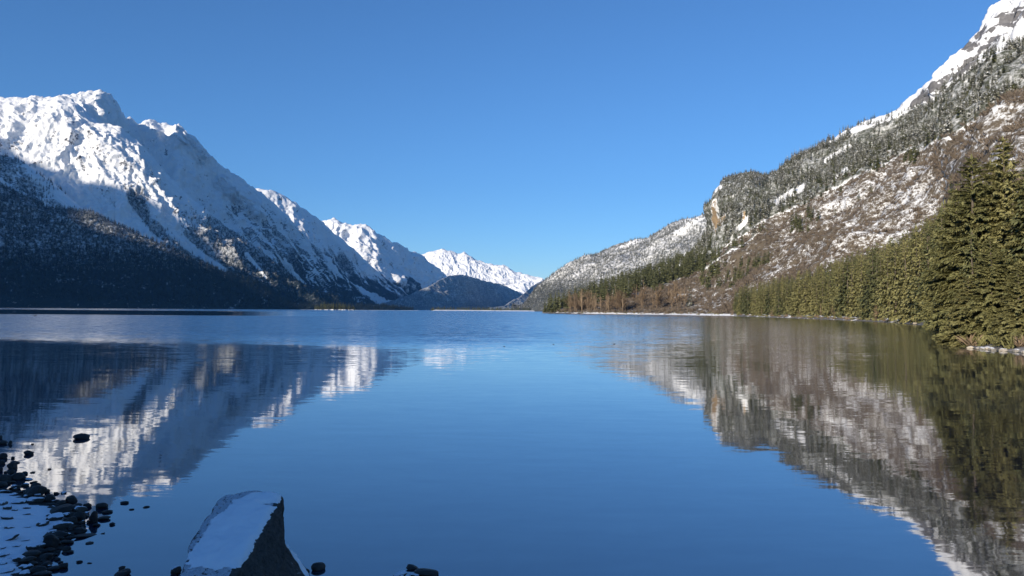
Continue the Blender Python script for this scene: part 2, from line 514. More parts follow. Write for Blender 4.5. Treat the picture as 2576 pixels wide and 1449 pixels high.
# ---- wooded foothills of the left shore
px = np.linspace(-520, 340, 260)
crest = row_p([(-520, 220, 4700), (-250, 290, 4650), (-100, 345, 4600), (0, 388, 4550), (50, 407, 4500), (120, 455, 4450), (190, 515, 4350), (240, 565, 4250), (290, 625, 4150), (340, 690, 4050)], px)
base = row_z([(-520, 3750, -6), (340, 3850, -6)], px)
Pb, vb = simple_range('H', px, crest, base, 601, 330, 70, M['left'], 'shaded spur with streaks of snow between dark trees at the left edge',
                      [(-520, 300), (0, 380), (120, 470), (240, 570), (340, 640)], cat='hill', name='wooded_hill', segs=(30, 70, 90), jag=14, dustlow=760, woodmax=.8, streaks=.75)
px = np.linspace(-520, 1040, 420)
crest = row_p([(-520, 400, 4200), (-200, 432, 4150), (0, 468, 4100), (60, 498, 4080), (110, 523, 4060), (160, 528, 4050), (220, 534, 4030), (300, 568, 4000), (400, 613, 3980), (480, 653, 3980), (560, 683, 4000), (640, 708, 4050), (720, 747, 4150), (790, 765, 4300), (1040, 776, 5400)], px)
base = row_z([(-520, 3450, -6), (0, 3600, -6), (400, 3700, -6), (780, 4050, -6), (1040, 5200, -6)], px)
rows = [base, mixrow(base, crest, .06, .8), mixrow(base, crest, .35, 1.0), mixrow(base, crest, .7, .95), crest] + back_rows(crest, [(150, .9), (500, .4), (900, 0)])
P, v = loft(px, rows, [8, 60, 70, 60, 12, 8, 6])
N = grid_normals(P)
env = (sstep(.2, 1, v) * (1 - .75 * sstep(3.5, 4.0, v)))[:, None] * np.ones((1, len(px)))
P = spread(P, N, env * ((alt_noise(P, 380, 701, 4) - .5) * 45 + fbm(P / 90, 4, 709) * 14))
X, Y = project(P)
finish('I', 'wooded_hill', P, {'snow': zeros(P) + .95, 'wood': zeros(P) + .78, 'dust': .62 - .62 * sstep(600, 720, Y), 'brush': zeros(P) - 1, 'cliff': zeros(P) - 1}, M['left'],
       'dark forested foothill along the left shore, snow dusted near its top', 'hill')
VI = v

# ---- ridge behind and to the left of the camera, outside the frame: crest shaped to shade the lower left range
tanel = math.tan(SUN_EL)
sh = np.array([SUNV.x, SUNV.y]) / math.hypot(SUNV.x, SUNV.y)
cc = np.array([-sh[1], sh[0]])
if True:
    PA = TERR['A']
    XA, YA = project(PA)
    A0 = 2600.0
    need = []
    for key, bl in (('A', [(-300, 330), (0, 338), (54, 358), (60, 384), (137, 409), (233, 436), (292, 445), (342, 474), (383, 503), (462, 536), (554, 551), (580, 500), (900, 300)]),
                    ('I', [(-60, 668), (20, 642), (110, 636), (200, 626), (280, 612), (330, 560), (370, 300), (900, 300)]),
                    ('B', [(-300, 900), (395, 900), (400, 470), (480, 480), (540, 500), (600, 545), (665, 580), (720, 600), (800, 660), (900, 720)])):
        Q = TERR[key]
        XQ, YQ = project(Q)
        m_ = (XQ > -120) & (XQ < (590 if key == 'A' else 900)) & (YQ > np.interp(XQ, [q[0] for q in bl], [q[1] for q in bl])) & (YQ < 772)
        Q = Q[m_][::7]
        need.append(np.stack([Q[:, :2] @ cc, Q[:, 2] + (A0 - Q[:, :2] @ sh) * tanel], 1))
    need = np.concatenate(need)
    bins = np.arange(need[:, 0].min(), need[:, 0].max() + 40, 40.0)
    ib = np.digitize(need[:, 0], bins)
    cs = np.array([(bins[k - 1] + 20, np.percentile(need[ib == k, 1], 93)) for k in np.unique(ib)])
    cg = np.linspace(cs[0, 0] - 900, cs[-1, 0] + 900, 140)
    hz = np.interp(cg, cs[:, 0], cs[:, 1])
    hz = np.where(cg > cs[-1, 0], cs[-1, 1] * (1 - .85 * sstep(0, 900, cg - cs[-1, 0])), hz)
    hz = np.where(cg < cs[0, 0], cs[0, 1] * (1 - .75 * sstep(0, 900, cs[0, 0] - cg)), hz)
    kern = np.exp(-np.linspace(-4, 4, 9) ** 2 / 2); kern /= kern.sum()
    hz = np.convolve(np.pad(hz, 4, mode='edge'), kern, mode='valid')
    prof = [(-1500, 0.0), (-900, .35), (-350, .78), (0, 1.0), (350, .78), (900, .35), (1500, 0.0)]
    da = np.interp(np.linspace(0, 6, 61), range(7), [p[0] for p in prof])
    fz = np.interp(np.linspace(0, 6, 61), range(7), [p[1] for p in prof])
    Pk = np.zeros((61, 140, 3))
    Pk[..., :2] = cg[None, :, None] * cc + (A0 + da)[:, None, None] * sh
    Pk[..., 2] = hz[None] * fz[:, None] - 15
    Pk[..., 2] += fbm(Pk / 300, 5, 801) * 60 * sstep(100, 400, np.abs(da))[:, None] * sstep(0, .3, fz)[:, None]
    finish('K', 'snowy_mountain', Pk, {'snow': zeros(Pk) + .9, 'wood': zeros(Pk), 'dust': zeros(Pk) + .4, 'brush': zeros(Pk) - 1, 'cliff': zeros(Pk) - 1}, M['left'],
           'unseen mountain ridge beyond the frame, shaped to shade the lower left range', 'mountain')

# ---- grey snow dusted slope behind the headland
px = np.linspace(1290, 1960, 300)
crest = row_p([(1290, 778, 3900), (1312, 768, 3850), (1338, 742, 3800), (1358, 714, 3750), (1390, 689, 3700), (1430, 665, 3650), (1500, 640, 3600), (1560, 612, 3550), (1600, 601, 3500), (1625, 597, 3480), (1640, 590, 3450),
               (1690, 560, 3400), (1740, 545, 3350), (1787, 534, 3300), (1850, 526, 3250), (1960, 520, 3200)], px)
base = row_z([(1290, 3600, -6), (1340, 3200, -6), (1500, 2300, -6), (1700, 2000, -6), (1960, 1900, -6)], px)
rows = [base, mixrow(base, crest, .3, 1.2), mixrow(base, crest, .65, 1.1), crest] + back_rows(crest, [(200, .86), (800, .4), (1500, 0)])
P, v = loft(px, rows, [30, 70, 80, 14, 8, 6])
N = grid_normals(P)
env = (sstep(0, .5, v) * (1 - .8 * sstep(2.6, 3.0, v)))[:, None] * np.ones((1, len(px)))
P = spread(P, N, env * ((alt_noise(P, 420, 901, 4) - .5) * 75 + fbm(P / 50, 4, 909) * 14))
P[..., 2] += fbm(P / 60, 4, 921) * 12 * sstep(2.5, 3.0, v)[:, None]
X, Y = project(P)
open_ = zeros(P)
for (cx, cy, rx, ry) in ((1600, 606, 34, 9), (1745, 553, 34, 14), (1715, 580, 28, 14), (1560, 622, 16, 5), (1660, 575, 14, 6)):
    open_ = np.maximum(open_, 1 - sstep(.4, 1.2, np.hypot((X - cx) / rx, (Y - cy + (X - cx) * .3) / ry)))
finish('J', 'grey_hill', P, {'snow': zeros(P) + .96, 'wood': np.clip(.86 - .7 * open_, 0, 1), 'dust': .80 - .55 * sstep(690, 740, Y), 'brush': zeros(P) - 1, 'cliff': zeros(P) - 1}, M['grey'],
       'grey snow dusted hillside sloping down behind the wooded headland', 'hill')
VJ = v

# ---- the right-hand mountain with the headland, the dome and the brushy avalanche slope
SHORE = np.array([(1364, 930), (1372, 905), (1420, 860), (1500, 800), (1600, 740), (1700, 690), (1843, 590), (1920, 500), (2000, 430), (2120, 345), (2240, 278), (2330, 218), (2372, 178), (2384, 112), (2410, 88), (2440, 81), (2500, 77), (2576, 74),
                  (2800, 70), (3300, 66)], float)
def shoreD(p):
    return np.interp(p, SHORE[:, 0], SHORE[:, 1])
px = np.concatenate([np.linspace(1364, 1780, 240), np.linspace(1782, 1812, 40), np.linspace(1815, 2600, 420), np.linspace(2610, 3250, 60)])
crest = row_p([(1364, 787, 945), (1385, 780, 950), (1420, 768, 960), (1470, 745, 1000), (1540, 720, 1050), (1600, 702, 1090), (1680, 678, 1160), (1740, 640, 1240), (1780, 602, 1310), (1788, 570, 1330), (1792, 535, 1345), (1797, 505, 1360), (1803, 487, 1370), (1822, 463, 1400),
               (1850, 446, 1430), (1890, 436, 1450), (1935, 441, 1480), (1970, 432, 1500), (2010, 410, 1520), (2050, 387, 1540), (2090, 357, 1560), (2130, 331, 1580), (2180, 306, 1600), (2228, 298, 1620), (2265, 282, 1650),
               (2300, 256, 1680), (2340, 226, 1700), (2370, 191, 1720), (2400, 165, 1740), (2440, 120, 1780), (2480, 75, 1800), (2510, 26, 1830), (2540, 8, 1850), (2556, 10, 1860), (2576, -6, 1870), (2640, -60, 1900), (2900, -160, 2000), (3250, -220, 2100)], px)
s0 = shoreD(px)
def shelf(d, z, frac):
    dd = np.minimum(d, frac * (crest[0] - s0))
    return s0 + dd, np.minimum(z * (dd / d), np.maximum(crest[1] * .5, .5))
def shelf_near():
    d = np.clip(s0 * .03, 1.8, 9.0)
    return s0 + np.minimum(d, .15 * (crest[0] - s0)), np.clip(s0 * .0016, .1, .8)
r2, r3 = shelf_near(), shelf(75, 9.0, .35)
wig = fbm(np.stack([px / 14, px * 0, px * 0], -1), 3, 77) * np.clip(s0 * .012, .6, 8)
rows = [(s0 - 12 + wig, np.full_like(px, -3.5)), (s0 + wig, np.full_like(px, .03)), r2, r3, mixrow(r3, crest, .35, 1.1), mixrow(r3, crest, .7, 1.06), crest] + back_rows(crest, [(90, .9), (400, .6), (1100, .2), (1600, 0)])
P, v = loft(px, rows, [6, 10, 40, 130, 130, 120, 14, 10, 8, 6])
N = grid_normals(P)
X, Y = project(P)
env = (sstep(2.3, 4.2, v) * (1 - .8 * sstep(5.5, 6.0, v)))[:, None] * np.clip((crest[1] - 40) / 150, .12, 1)[None]
P = spread(P, N, env * ((alt_noise(P, 260, 1001, 4, .6) - .5) * 46 + fbm(P / 45, 4, 1009) * 15 + fbm(P / 14, 3, 1013) * 3.5))
dome = np.exp(-(((X - 1850) / 75) ** 2 + ((Y - 520) / 70) ** 2))
P[..., :2] *= (1 - .05 * dome * (v < 5.9)[:, None])[..., None]
P[..., 2] += fbm(P / 40, 4, 1021) * 9 * sstep(5.4, 6.0, v)[:, None] * np.clip((crest[1] - 60) / 100, 0, 1)[None]
P[..., 2] += fbm(P / 6, 3, 1023) * .8 * (sstep(1.0, 1.4, v) * (1 - sstep(3.5, 4, v)))[:, None]
N = grid_normals(P)
X, Y = project(P)
nA = fbm(P / 120, 4, 1031)
nB = fbm(P / 35, 4, 1037)
# where the bare snowy crest ends, where the snowy forest gives way to brush, where the shore spruces begin
line_rock = np.interp(X, [2180, 2228, 2262, 2300, 2340, 2400, 2480, 2576, 2800], [300, 300, 290, 268, 248, 200, 145, 95, -20])
line_brush = np.interp(X, [1360, 1500, 1600, 1700, 1780, 1830, 1900, 1990, 2080, 2200, 2400, 2576, 2800], [795, 758, 732, 706, 668, 625, 580, 520, 468, 415, 325, 225, 120]) + nA * 45
line_shore = np.interp(X, [1360, 1835, 1850, 1950, 2100, 2200, 2280, 2350, 2576, 2800], [900, 900, 735, 715, 675, 650, 620, 590, 540, 520])
front = (v < 6)[:, None]
rockz = sstep(-8, 8, line_rock - Y + nB * 22)
brushz = sstep(-12, 14, Y - line_brush) * (1 - rockz)
shorez = sstep(-10, 20, Y - line_shore)
forestz = (1 - brushz) * (1 - rockz)
# snow lying open among the brush
drift = zeros(P)
for pts, w, s in (([(2060, 520), (2130, 490), (2200, 470), (2260, 440), (2310, 420), (2360, 395)], 34, .85), ([(2150, 560), (2250, 520), (2350, 470)], 40, .75), ([(1990, 620), (2060, 560), (2110, 540)], 38, .62),
                  ([(2260, 590), (2330, 545), (2380, 520)], 30, .7), ([(2420, 380), (2480, 350)], 26, .6), ([(2520, 385), (2576, 350), (2640, 330)], 42, .85), ([(2470, 300), (2576, 262)], 28, .6),
                  ([(1700, 748), (1735, 742), (1752, 735)], 12, .95), ([(1770, 745), (1800, 738), (1838, 735)], 8, .7), ([(1930, 690), (1990, 650)], 30, .55), ([(2350, 380), (2430, 320), (2480, 290)], 18, .55), ([(1760, 765), (1836, 752)], 8, .6), ([(1560, 760), (1660, 748)], 5, .5)):
    d, a = seg_dist(X, Y + nB * 18, pts)
    drift = np.maximum(drift, s * .44 * (1 - sstep(.2, 1.7, d / w)))
chute = zeros(P)
for pts, w in (([(1955, 508), (1985, 490), (2022, 470)], 9), ([(1850, 582), (1872, 560), (1882, 548)], 6), ([(2105, 445), (2130, 425)], 5), ([(2080, 405), (2110, 385), (2135, 370)], 8), ([(2095, 352), (2140, 330), (2220, 300)], 9), ([(1800, 478), (1812, 470)], 5)):
    d, a = seg_dist(X, Y, pts)
    chute = np.maximum(chute, 1 - sstep(.5, 1.3, d / w))
cl = zeros(P) - 1.0
for (cx, cy, rx, ry) in ((1799, 540, 11, 52), (1815, 556, 18, 24), (1872, 542, 8, 22), (2290, 385, 12, 22)):
    cl = np.maximum(cl, .78 - .9 * sstep(.1, 1.5, np.hypot((X - cx) / rx, (Y - cy) / ry)))
cl = cl + np.where(cl > -.5, fbm(np.stack([P[..., 0] / 12, P[..., 1] / 12, P[..., 2] / 60], -1), 3, 1071) * .9, 0)
beach = (sstep(1.0, 1.2, v) * (1 - sstep(2.0, 2.3, v)))[:, None] * np.ones((1, len(px)))
pxg = np.broadcast_to(px, X.shape)
bsnow = np.interp(pxg, [1364, 1420, 1500, 1560, 1840, 1850, 3000], [.1, .3, .8, .95, 1.0, .35, .1]) + fbm(P / 9, 3, 1051) * .5 - .7 * sstep(230, 110, np.hypot(P[..., 0], P[..., 1]))
rocky = ridged(np.stack([P[..., 0] / 90, P[..., 1] / 90, P[..., 2] / 130], -1), 4, 1061)
crag = zeros(P)
for pts, w in (([(2300, 262), (2345, 222), (2400, 178)], 10), ([(2375, 215), (2410, 190), (2440, 165)], 20), ([(2440, 135), (2475, 105), (2490, 85)], 24), ([(2520, 60), (2576, 40), (2640, 10)], 22), ([(2330, 262), (2365, 240)], 10)):
    d, a = seg_dist(X, Y + nB * 14, pts)
    crag = np.maximum(crag, 1 - sstep(.5, 1.5, d / w))
cragn = ridged(P / 38, 5, 1063)
snow = np.where(rockz > .5, 1.0 - crag * (.56 + 1.8 * (.55 - cragn) + .5 * fbm(P / 16, 3, 1067)) - .34 * sstep(.42, .75, rocky), .95)
snow = np.where(beach > .5, bsnow, snow)
snow = np.where((v < 1.15)[:, None], 0.0, snow)
wood = np.clip(forestz * (.86 - .75 * chute) + shorez * 1.2, 0, 1) * (1 - rockz)
wood = np.where(beach > .4, 0, wood) * (1 - np.clip(cl, 0, 1))
brush = np.where(brushz * (1 - shorez) > .5, .80 - .62 * drift + nA * .25 + nB * .12, -1.0)
brush = np.where((brushz > .5) & (Y > 735), np.maximum(brush, .78 - .75 * drift), brush)
brush = np.where(beach > .4, -1, brush)
dust = np.clip(.72 - .45 * brushz - .6 * shorez + .15 * (1 - sstep(300, 520, Y)) - .35 * sstep(600, 680, Y), 0, 1)
finish('R', 'wooded_mountain', P, {'snow': snow, 'wood': wood, 'dust': dust, 'brush': brush, 'cliff': cl}, M['right'],
       'steep mountainside on the right with snowy forest, red brown brush and a rounded cliff dome', 'mountain')
RT = dict(P=P, N=N, X=X, Y=Y, v=v, forestz=forestz, brushz=brushz, shorez=shorez, rockz=rockz, chute=chute, drift=drift, beach=beach, cl=cl)

# ---- low wooded flat at the head of the lake, and the island
def flat_land(key, name, cx0, cx1, d0, d1, h, label, cat, snowv):
    a = np.linspace(0, 1, 120)
    b = np.linspace(0, 1, 24)
    A, B = np.meshgrid(a, b)
    pxx = cx0 + (cx1 - cx0) * A
    edge = np.minimum(np.minimum(A, 1 - A) * 14, np.minimum(B, 1 - B) * 5)
    D = d0 + (d1 - d0) * B + fbm(np.stack([A * 9, B * 0, B * 0], -1), 3, 66) * 40
    Pz = az_point(pxx, D, 0 * D)
    Pz[..., 2] = -3 + (h + 3) * sstep(0, 1, edge) + fbm(Pz / 40, 3, 67) * h * .25 * sstep(.3, 1, edge)
    finish(key, name, Pz, {'snow': sstep(.0, .2, edge) * (1 - .0 * B) * snowv, 'wood': sstep(.9, 1.1, edge) * 1.0, 'dust': zeros(Pz) + .1, 'brush': zeros(Pz) - 1, 'cliff': zeros(Pz) - 1}, M['right'], label, cat)
    return Pz
flat_land('S', 'far_shore', 1075, 1410, 3150, 3600, 4.0, 'low flat shore with a pale snow edge at the head of the lake', 'shore', .95)
flat_land('T', 'island', 786, 896, 2480, 2600, 3.0, 'small low wooded island in front of the far left shore', 'island', .5)
flat_land('U', 'shore', 735, 1075, 3000, 3012, .35, 'thin spit of snow along the far left waterline', 'shore', 1.0)

# ------------------------------------------------------------------ the lake
def water_material():
    m = NT('lake_water')
    b = m.b
    g = m.n('ShaderNodeNewGeometry')
    sx = m.n('ShaderNodeSeparateXYZ')
    m.l(g.outputs['Position'], sx.inputs[0])
    x, y = sx.outputs[0], sx.outputs[1]
    # breeze: stronger out on the lake and on its left side, in patches drawn out across the view
    warp = m.math('MULTIPLY', m.math('SUBTRACT', m.noise(1.0, 4, .6, stretch=(.012, .05, 1)).outputs['Fac'], .5), 46)
    yy = m.math('ADD', y, warp)
    out = m.step(yy, 54, 98)
    mid = m.step(yy, 34, 62)
    far = m.step(y, 120, 500)
    left = m.step(m.math('DIVIDE', x, m.math('MAXIMUM', y, 20.0)), .14, -.12)
    patch = m.noise(1.0, 3, .5, stretch=(.0016, .012, 1)).outputs['Fac']
    calmband = m.math('MULTIPLY', m.step(y, 300, 340), m.step(m.math('DIVIDE', x, m.math('MAXIMUM', y, 20.0)), -.2, -.42))
    amp = m.math('ADD', .0042, m.math('MULTIPLY', mid, .014))
    amp = m.math('ADD', amp, m.math('MULTIPLY', out, m.math('ADD', .022, m.math('MULTIPLY', left, .13))))
    amp = m.math('ADD', amp, m.math('MULTIPLY', m.math('MULTIPLY', far, m.step(patch, .35, .6)), .03))
    amp = m.math('MULTIPLY', amp, m.math('SUBTRACT', 1.0, m.math('MULTIPLY', calmband, m.math('SUBTRACT', 1.0, m.step(y, 700, 1100)))))
    amp = m.math('ADD', amp, .001)
    # the ripples themselves: long low swells plus short chop
    r1 = m.noise(1.0, 3, .55, stretch=(.55, 2.6, 1))
    r2 = m.noise(1.0, 3, .6, stretch=(2.2, 9.0, 1), dist=.4)
    v = m.n('ShaderNodeVectorMath', operation='ADD')
    m.l(r1.outputs['Color'], v.inputs[0]); m.l(r2.outputs['Color'], v.inputs[1])
    s = m.n('ShaderNodeVectorMath', operation='SUBTRACT')
    m.l(v.outputs[0], s.inputs[0]); s.inputs[1].default_value = (1, 1, 1)
    k = m.n('ShaderNodeVectorMath', operation='MULTIPLY')
    m.l(s.outputs[0], k.inputs[0]); k.inputs[1].default_value = (1.6, 4.0, 0)
    k2 = m.n('ShaderNodeVectorMath', operation='SCALE')
    m.l(k.outputs[0], k2.inputs[0]); m.l(amp, k2.inputs['Scale'])
    lean = m.n('ShaderNodeCombineXYZ')            # the ripple faces one sees at a low angle are those that lean this way
    m.l(m.math('MULTIPLY', amp, -.8), lean.inputs[1]); lean.inputs[2].default_value = 1.0
    a = m.n('ShaderNodeVectorMath', operation='ADD')
    m.l(k2.outputs[0], a.inputs[0]); m.l(lean.outputs[0], a.inputs[1])
    nn = m.n('ShaderNodeVectorMath', operation='NORMALIZE')
    m.l(a.outputs[0], nn.inputs[0])
    m.t.nodes.remove(b)
    df, gl, ms, fr = m.n('ShaderNodeBsdfDiffuse'), m.n('ShaderNodeBsdfGlossy'), m.n('ShaderNodeMixShader'), m.n('ShaderNodeFresnel')
    df.inputs['Color'].default_value = (0.007, 0.024, 0.050, 1)
    gl.inputs['Color'].default_value = (0.97, 0.98, 1.0, 1)
    gl.inputs['Roughness'].default_value = 0.03
    fr.inputs['IOR'].default_value = 1.333
    m.l(nn.outputs[0], gl.inputs['Normal']); m.l(nn.outputs[0], fr.inputs['Normal'])
    m.l(m.math('MINIMUM', m.math('ADD', .27, m.math('MULTIPLY', fr.outputs[0], .85)), 1.0), ms.inputs[0])
    m.l(df.outputs[0], ms.inputs[1]); m.l(gl.outputs[0], ms.inputs[2])
    m.l(ms.outputs[0], m.t.nodes['Material Output'].inputs['Surface'])
    return m.m
me = raw_mesh('lake_water', [(-30000, -4000, 0), (30000, -4000, 0), (30000, 30000, 0), (-30000, 30000, 0)], [(0, 1, 2, 3)], water_material())
tag(link('lake_water', me), 'calm blue lake mirroring the mountains, ruffled further out', 'lake', None, 'structure')

# ------------------------------------------------------------------ conifers
def kites(base, dirv, length, width, sag, up=None):
    """leaf shaped quads, one per row: base (n,3), unit dir (n,3)"""
    upv = np.array([0, 0, 1.0]) if up is None else up
    side = np.cross(dirv, upv)
    side /= np.linalg.norm(side, axis=1, keepdims=True) + 1e-9
    L, W = length[:, None], width[:, None]
    midp = base + dirv * L * .5
    tip = base + dirv * L
    tip[:, 2] -= sag
    V = np.stack([base, midp + side * W * .5, tip, midp - side * W * .5], 1)
    return V

def quads(Vk, tip_taper=None):
    n = len(Vk)
    return Vk.reshape(-1, 3), np.arange(n * 4).reshape(n, 4)

def conifer_crown(seed, levels, per, sprays, radius, low=.06, shape=.85, width=.42, droop=.28, ragged=.3, top=1.0, sl=1.0):
    """foliage of a spruce one unit tall, as many small leaf-shaped faces carried on drooping boughs"""
    r = np.random.default_rng(seed)
    out = []
    for i in range(levels):
        t = (i + r.uniform(-.3, .3)) / levels
        t = min(max(t, 0), .985)
        z = low + (top - low) * t
        k = max(3, int(round(per * (1 - .55 * t))))
        L = radius * ((1 - t) ** shape) * r.uniform(1 - ragged, 1 + ragged * .6, k) + .012
        if t < .12:
            L *= .75 + 2 * t
        ang = r.uniform(0, 2 * math.pi) + np.arange(k) * 2 * math.pi / k + r.normal(0, .25, k)
        pitch = .30 * t + r.normal(0, .17, k) - droop * (1 - t)
        zb = z + r.normal(0, .3 / levels, k)
        d = np.stack([np.cos(ang) * np.cos(pitch), np.sin(ang) * np.cos(pitch), np.sin(pitch)], 1)
        b = np.stack([0 * zb, 0 * zb, zb], 1)
        if sprays <= 1:
            rl = r.normal(0, .7, k)
            out.append(kites(b, d, L, L * width * r.uniform(.8, 1.3, k), L * .10, np.stack([-np.sin(ang) * np.sin(rl), np.cos(ang) * np.sin(rl), np.cos(rl)], 1)))
            side = d + np.stack([-np.sin(ang), np.cos(ang), 0 * ang], 1) * r.choice([-.5, .5], k)[:, None]
            side /= np.linalg.norm(side, axis=1, keepdims=True)
            rl = r.normal(0, .9, k)
            out.append(kites(b - [0, 0, .012], side, L * .72, L * width * .8, L * .16, np.stack([-np.sin(ang) * np.sin(rl), np.cos(ang) * np.sin(rl), np.cos(rl)], 1)))
            continue
        out.append(kites(b, d, L, L * .16, L * .12))
        for s in range(sprays):
            f = (s + r.uniform(0, 1, k)) / sprays
            f = .12 + .88 * f
            sgn = r.choice([-1, 1], k)
            tang = np.stack([-np.sin(ang), np.cos(ang), 0 * ang], 1)
            p0 = b + d * (L * f)[:, None]
            p0[:, 2] -= L * .12 * f * f
            dv = d * r.uniform(.35, .9, k)[:, None] + tang * (sgn * r.uniform(.25, .95, k))[:, None]
            dv[:, 2] += r.normal(-.12, .22, k)
            dv /= np.linalg.norm(dv, axis=1, keepdims=True)
            hang = r.uniform(size=k) < .55
            dvh = d * r.uniform(.3, .8, k)[:, None] + tang * (sgn * r.uniform(.1, .6, k))[:, None] + np.array([0, 0, -.8])
            dvh /= np.linalg.norm(dvh, axis=1, keepdims=True)
            dv = np.where(hang[:, None], dvh, dv)
            ln = (L * r.uniform(.20, .42, k) * (1.15 - .65 * f) + .010) * sl
            roll = r.normal(0, 1.0, k)
            upv = np.stack([-np.sin(roll) * np.sin(ang) + .4 * np.sin(roll) * np.cos(ang), np.sin(roll) * np.cos(ang) + .4 * np.sin(roll) * np.sin(ang), np.cos(roll)], 1)
            upv = np.where(hang[:, None], d + tang * r.normal(0, .35, k)[:, None], upv)
            out.append(kites(p0, dv, ln, ln * np.where(hang, 1.25, 1) * r.uniform(.28, .5, k), ln * r.uniform(.0, .3, k), upv))
    # leader
    out.append(kites(np.array([[0, 0, top - .05]] * 2), np.array([[0.03, 0, 1.0], [0, .03, 1.0]]), np.array([.06, .06]), np.array([.018, .018]), 0, np.array([[0, 1.0, 0], [1.0, 0, 0]])))
    return quads(np.concatenate(out))

def trunk_shape(h, r0, seed, seg=7, rings=8, limbs=0, lr=.02):
    r = np.random.default_rng(seed)
    V, F = [], []
    off = np.cumsum(r.normal(0, h * .002, (rings, 2)), 0)
    for j in range(rings):
        t = j / (rings - 1)
        rad = r0 * (1 - t) ** .8 * (1.35 if j == 0 else 1) + r0 * .04
        for i in range(seg):
            a = 2 * math.pi * i / seg
            V.append((off[j, 0] + rad * math.cos(a), off[j, 1] + rad * math.sin(a), h * t - (0.03 * h if j == 0 else 0)))
    for j in range(rings - 1):
        for i in range(seg):
            F.append((j * seg + i, j * seg + (i + 1) % seg, (j + 1) * seg + (i + 1) % seg, (j + 1) * seg + i))
    for q in range(limbs):
        t = r.uniform(.12, .85)
        a = r.uniform(0, 2 * math.pi)
        L = h * .16 * (1 - t) + .02 * h
        b = np.array([off[int(t * (rings - 1)), 0], off[int(t * (rings - 1)), 1], h * t])
        d = np.array([math.cos(a), math.sin(a), -.12])
        e = b + d * L
        s = np.array([-math.sin(a), math.cos(a), 0]) * r0 * lr * 10
        u = np.array([0, 0, r0 * lr * 10])
        n = len(V)
        V += [tuple(b - s), tuple(b + u), tuple(b + s), tuple(b - u), tuple(e - s * .2), tuple(e + u * .2), tuple(e + s * .2), tuple(e - u * .2)]
        F += [(n + i, n + (i + 1) % 4, n + 4 + (i + 1) % 4, n + 4 + i) for i in range(4)]
    return np.array(V), np.array(F)

def join(*parts):
    V, F, n = [], [], 0
    for v, f in parts:
        V.append(v); F.append(np.asarray(f) + n); n += len(v)
    return np.concatenate(V), np.concatenate(F)

def whole_tree_mesh(name, crown, trunk, lm):
    V, F = join(crown, trunk)
    me = raw_mesh(name, V, F, lm)
    me.materials.append(M['bark'])
    idx = np.zeros(len(F), np.int32)
    idx[len(crown[1]):] = 1
    me.polygons.foreach_set('material_index', idx)
    return me

def bare_tree(seed, h=1.0, spread_=.22, n1=16, n2=7, n3=5):
    """leafless broadleaf: stem, limbs and fans of fine twigs as thin tapering strips"""
    r = np.random.default_rng(seed)
    out = []
    def strip(b, d, L, w):
        out.append(kites(b[None], d[None], np.array([L]), np.array([w]), 0.0))
        up = np.cross(d, [0.3, .8, .1]); up /= np.linalg.norm(up)
        out.append(kites(b[None], d[None], np.array([L]), np.array([w]), 0.0, up[None]))
    stems = r.integers(1, 4)
    for s in range(stems):
        lean = r.normal(0, .06, 2)
        d0 = np.array([lean[0], lean[1], 1.0]); d0 /= np.linalg.norm(d0)
        hh = h * r.uniform(.8, 1)
        b0 = np.array([r.normal(0, .02), r.normal(0, .02), -.02])
        strip(b0, d0, hh, .028)
        for i in range(n1):
            t = r.uniform(.18, .97)
            a = r.uniform(0, 2 * math.pi)
            up = r.uniform(.7, 1.6)
            d1 = np.array([math.cos(a), math.sin(a), up]); d1 /= np.linalg.norm(d1)
            L1 = spread_ * (1.15 - t) * r.uniform(.8, 1.5)
            b1 = b0 + d0 * hh * t
            strip(b1, d1, L1, .014)
            for k in range(n2):
                f = r.uniform(.2, 1)
                d2 = d1 + r.normal(0, .45, 3); d2 /= np.linalg.norm(d2)
                strip(b1 + d1 * L1 * f, d2, L1 * r.uniform(.3, .6), .008)
    return quads(np.concatenate(out))

def shrub_shape(seed, n=26):
    r = np.random.default_rng(seed)
    a = r.uniform(0, 2 * math.pi, n)
    t = r.uniform(.25, 1.1, n)
    d = np.stack([np.cos(a) * t, np.sin(a) * t, np.ones(n)], 1)
    d /= np.linalg.norm(d, axis=1, keepdims=True)
    b = np.stack([r.normal(0, .18, n), r.normal(0, .18, n), r.uniform(-.1, .1, n)], 1)
    return quads(kites(b, d, r.uniform(.5, 1.05, n), r.uniform(.05, .14, n), .05, np.stack([r.normal(0, 1, n), r.normal(0, 1, n), np.zeros(n)], 1)))

# ---- masses of far trees: one object each, copies of small tree shapes set on its points
def prototype(name, me):
    return bpy.data.objects.new(name, me)

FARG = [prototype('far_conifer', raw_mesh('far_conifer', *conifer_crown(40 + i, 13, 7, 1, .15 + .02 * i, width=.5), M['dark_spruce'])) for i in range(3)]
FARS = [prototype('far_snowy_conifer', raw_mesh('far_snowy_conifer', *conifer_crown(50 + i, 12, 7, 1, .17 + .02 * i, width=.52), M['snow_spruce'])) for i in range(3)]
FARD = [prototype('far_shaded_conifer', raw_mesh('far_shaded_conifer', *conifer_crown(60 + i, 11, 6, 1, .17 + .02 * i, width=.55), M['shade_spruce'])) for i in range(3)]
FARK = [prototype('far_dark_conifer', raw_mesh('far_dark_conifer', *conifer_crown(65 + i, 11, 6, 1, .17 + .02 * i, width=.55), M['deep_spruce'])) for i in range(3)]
SHR = [prototype('far_brush', raw_mesh('far_brush', *shrub_shape(70 + i), M['brush'])) for i in range(4)]
BARE = [prototype('far_bare_tree', raw_mesh('far_bare_tree', *bare_tree(80 + i, n1=9, n2=3), M['twig'])) for i in range(2)]

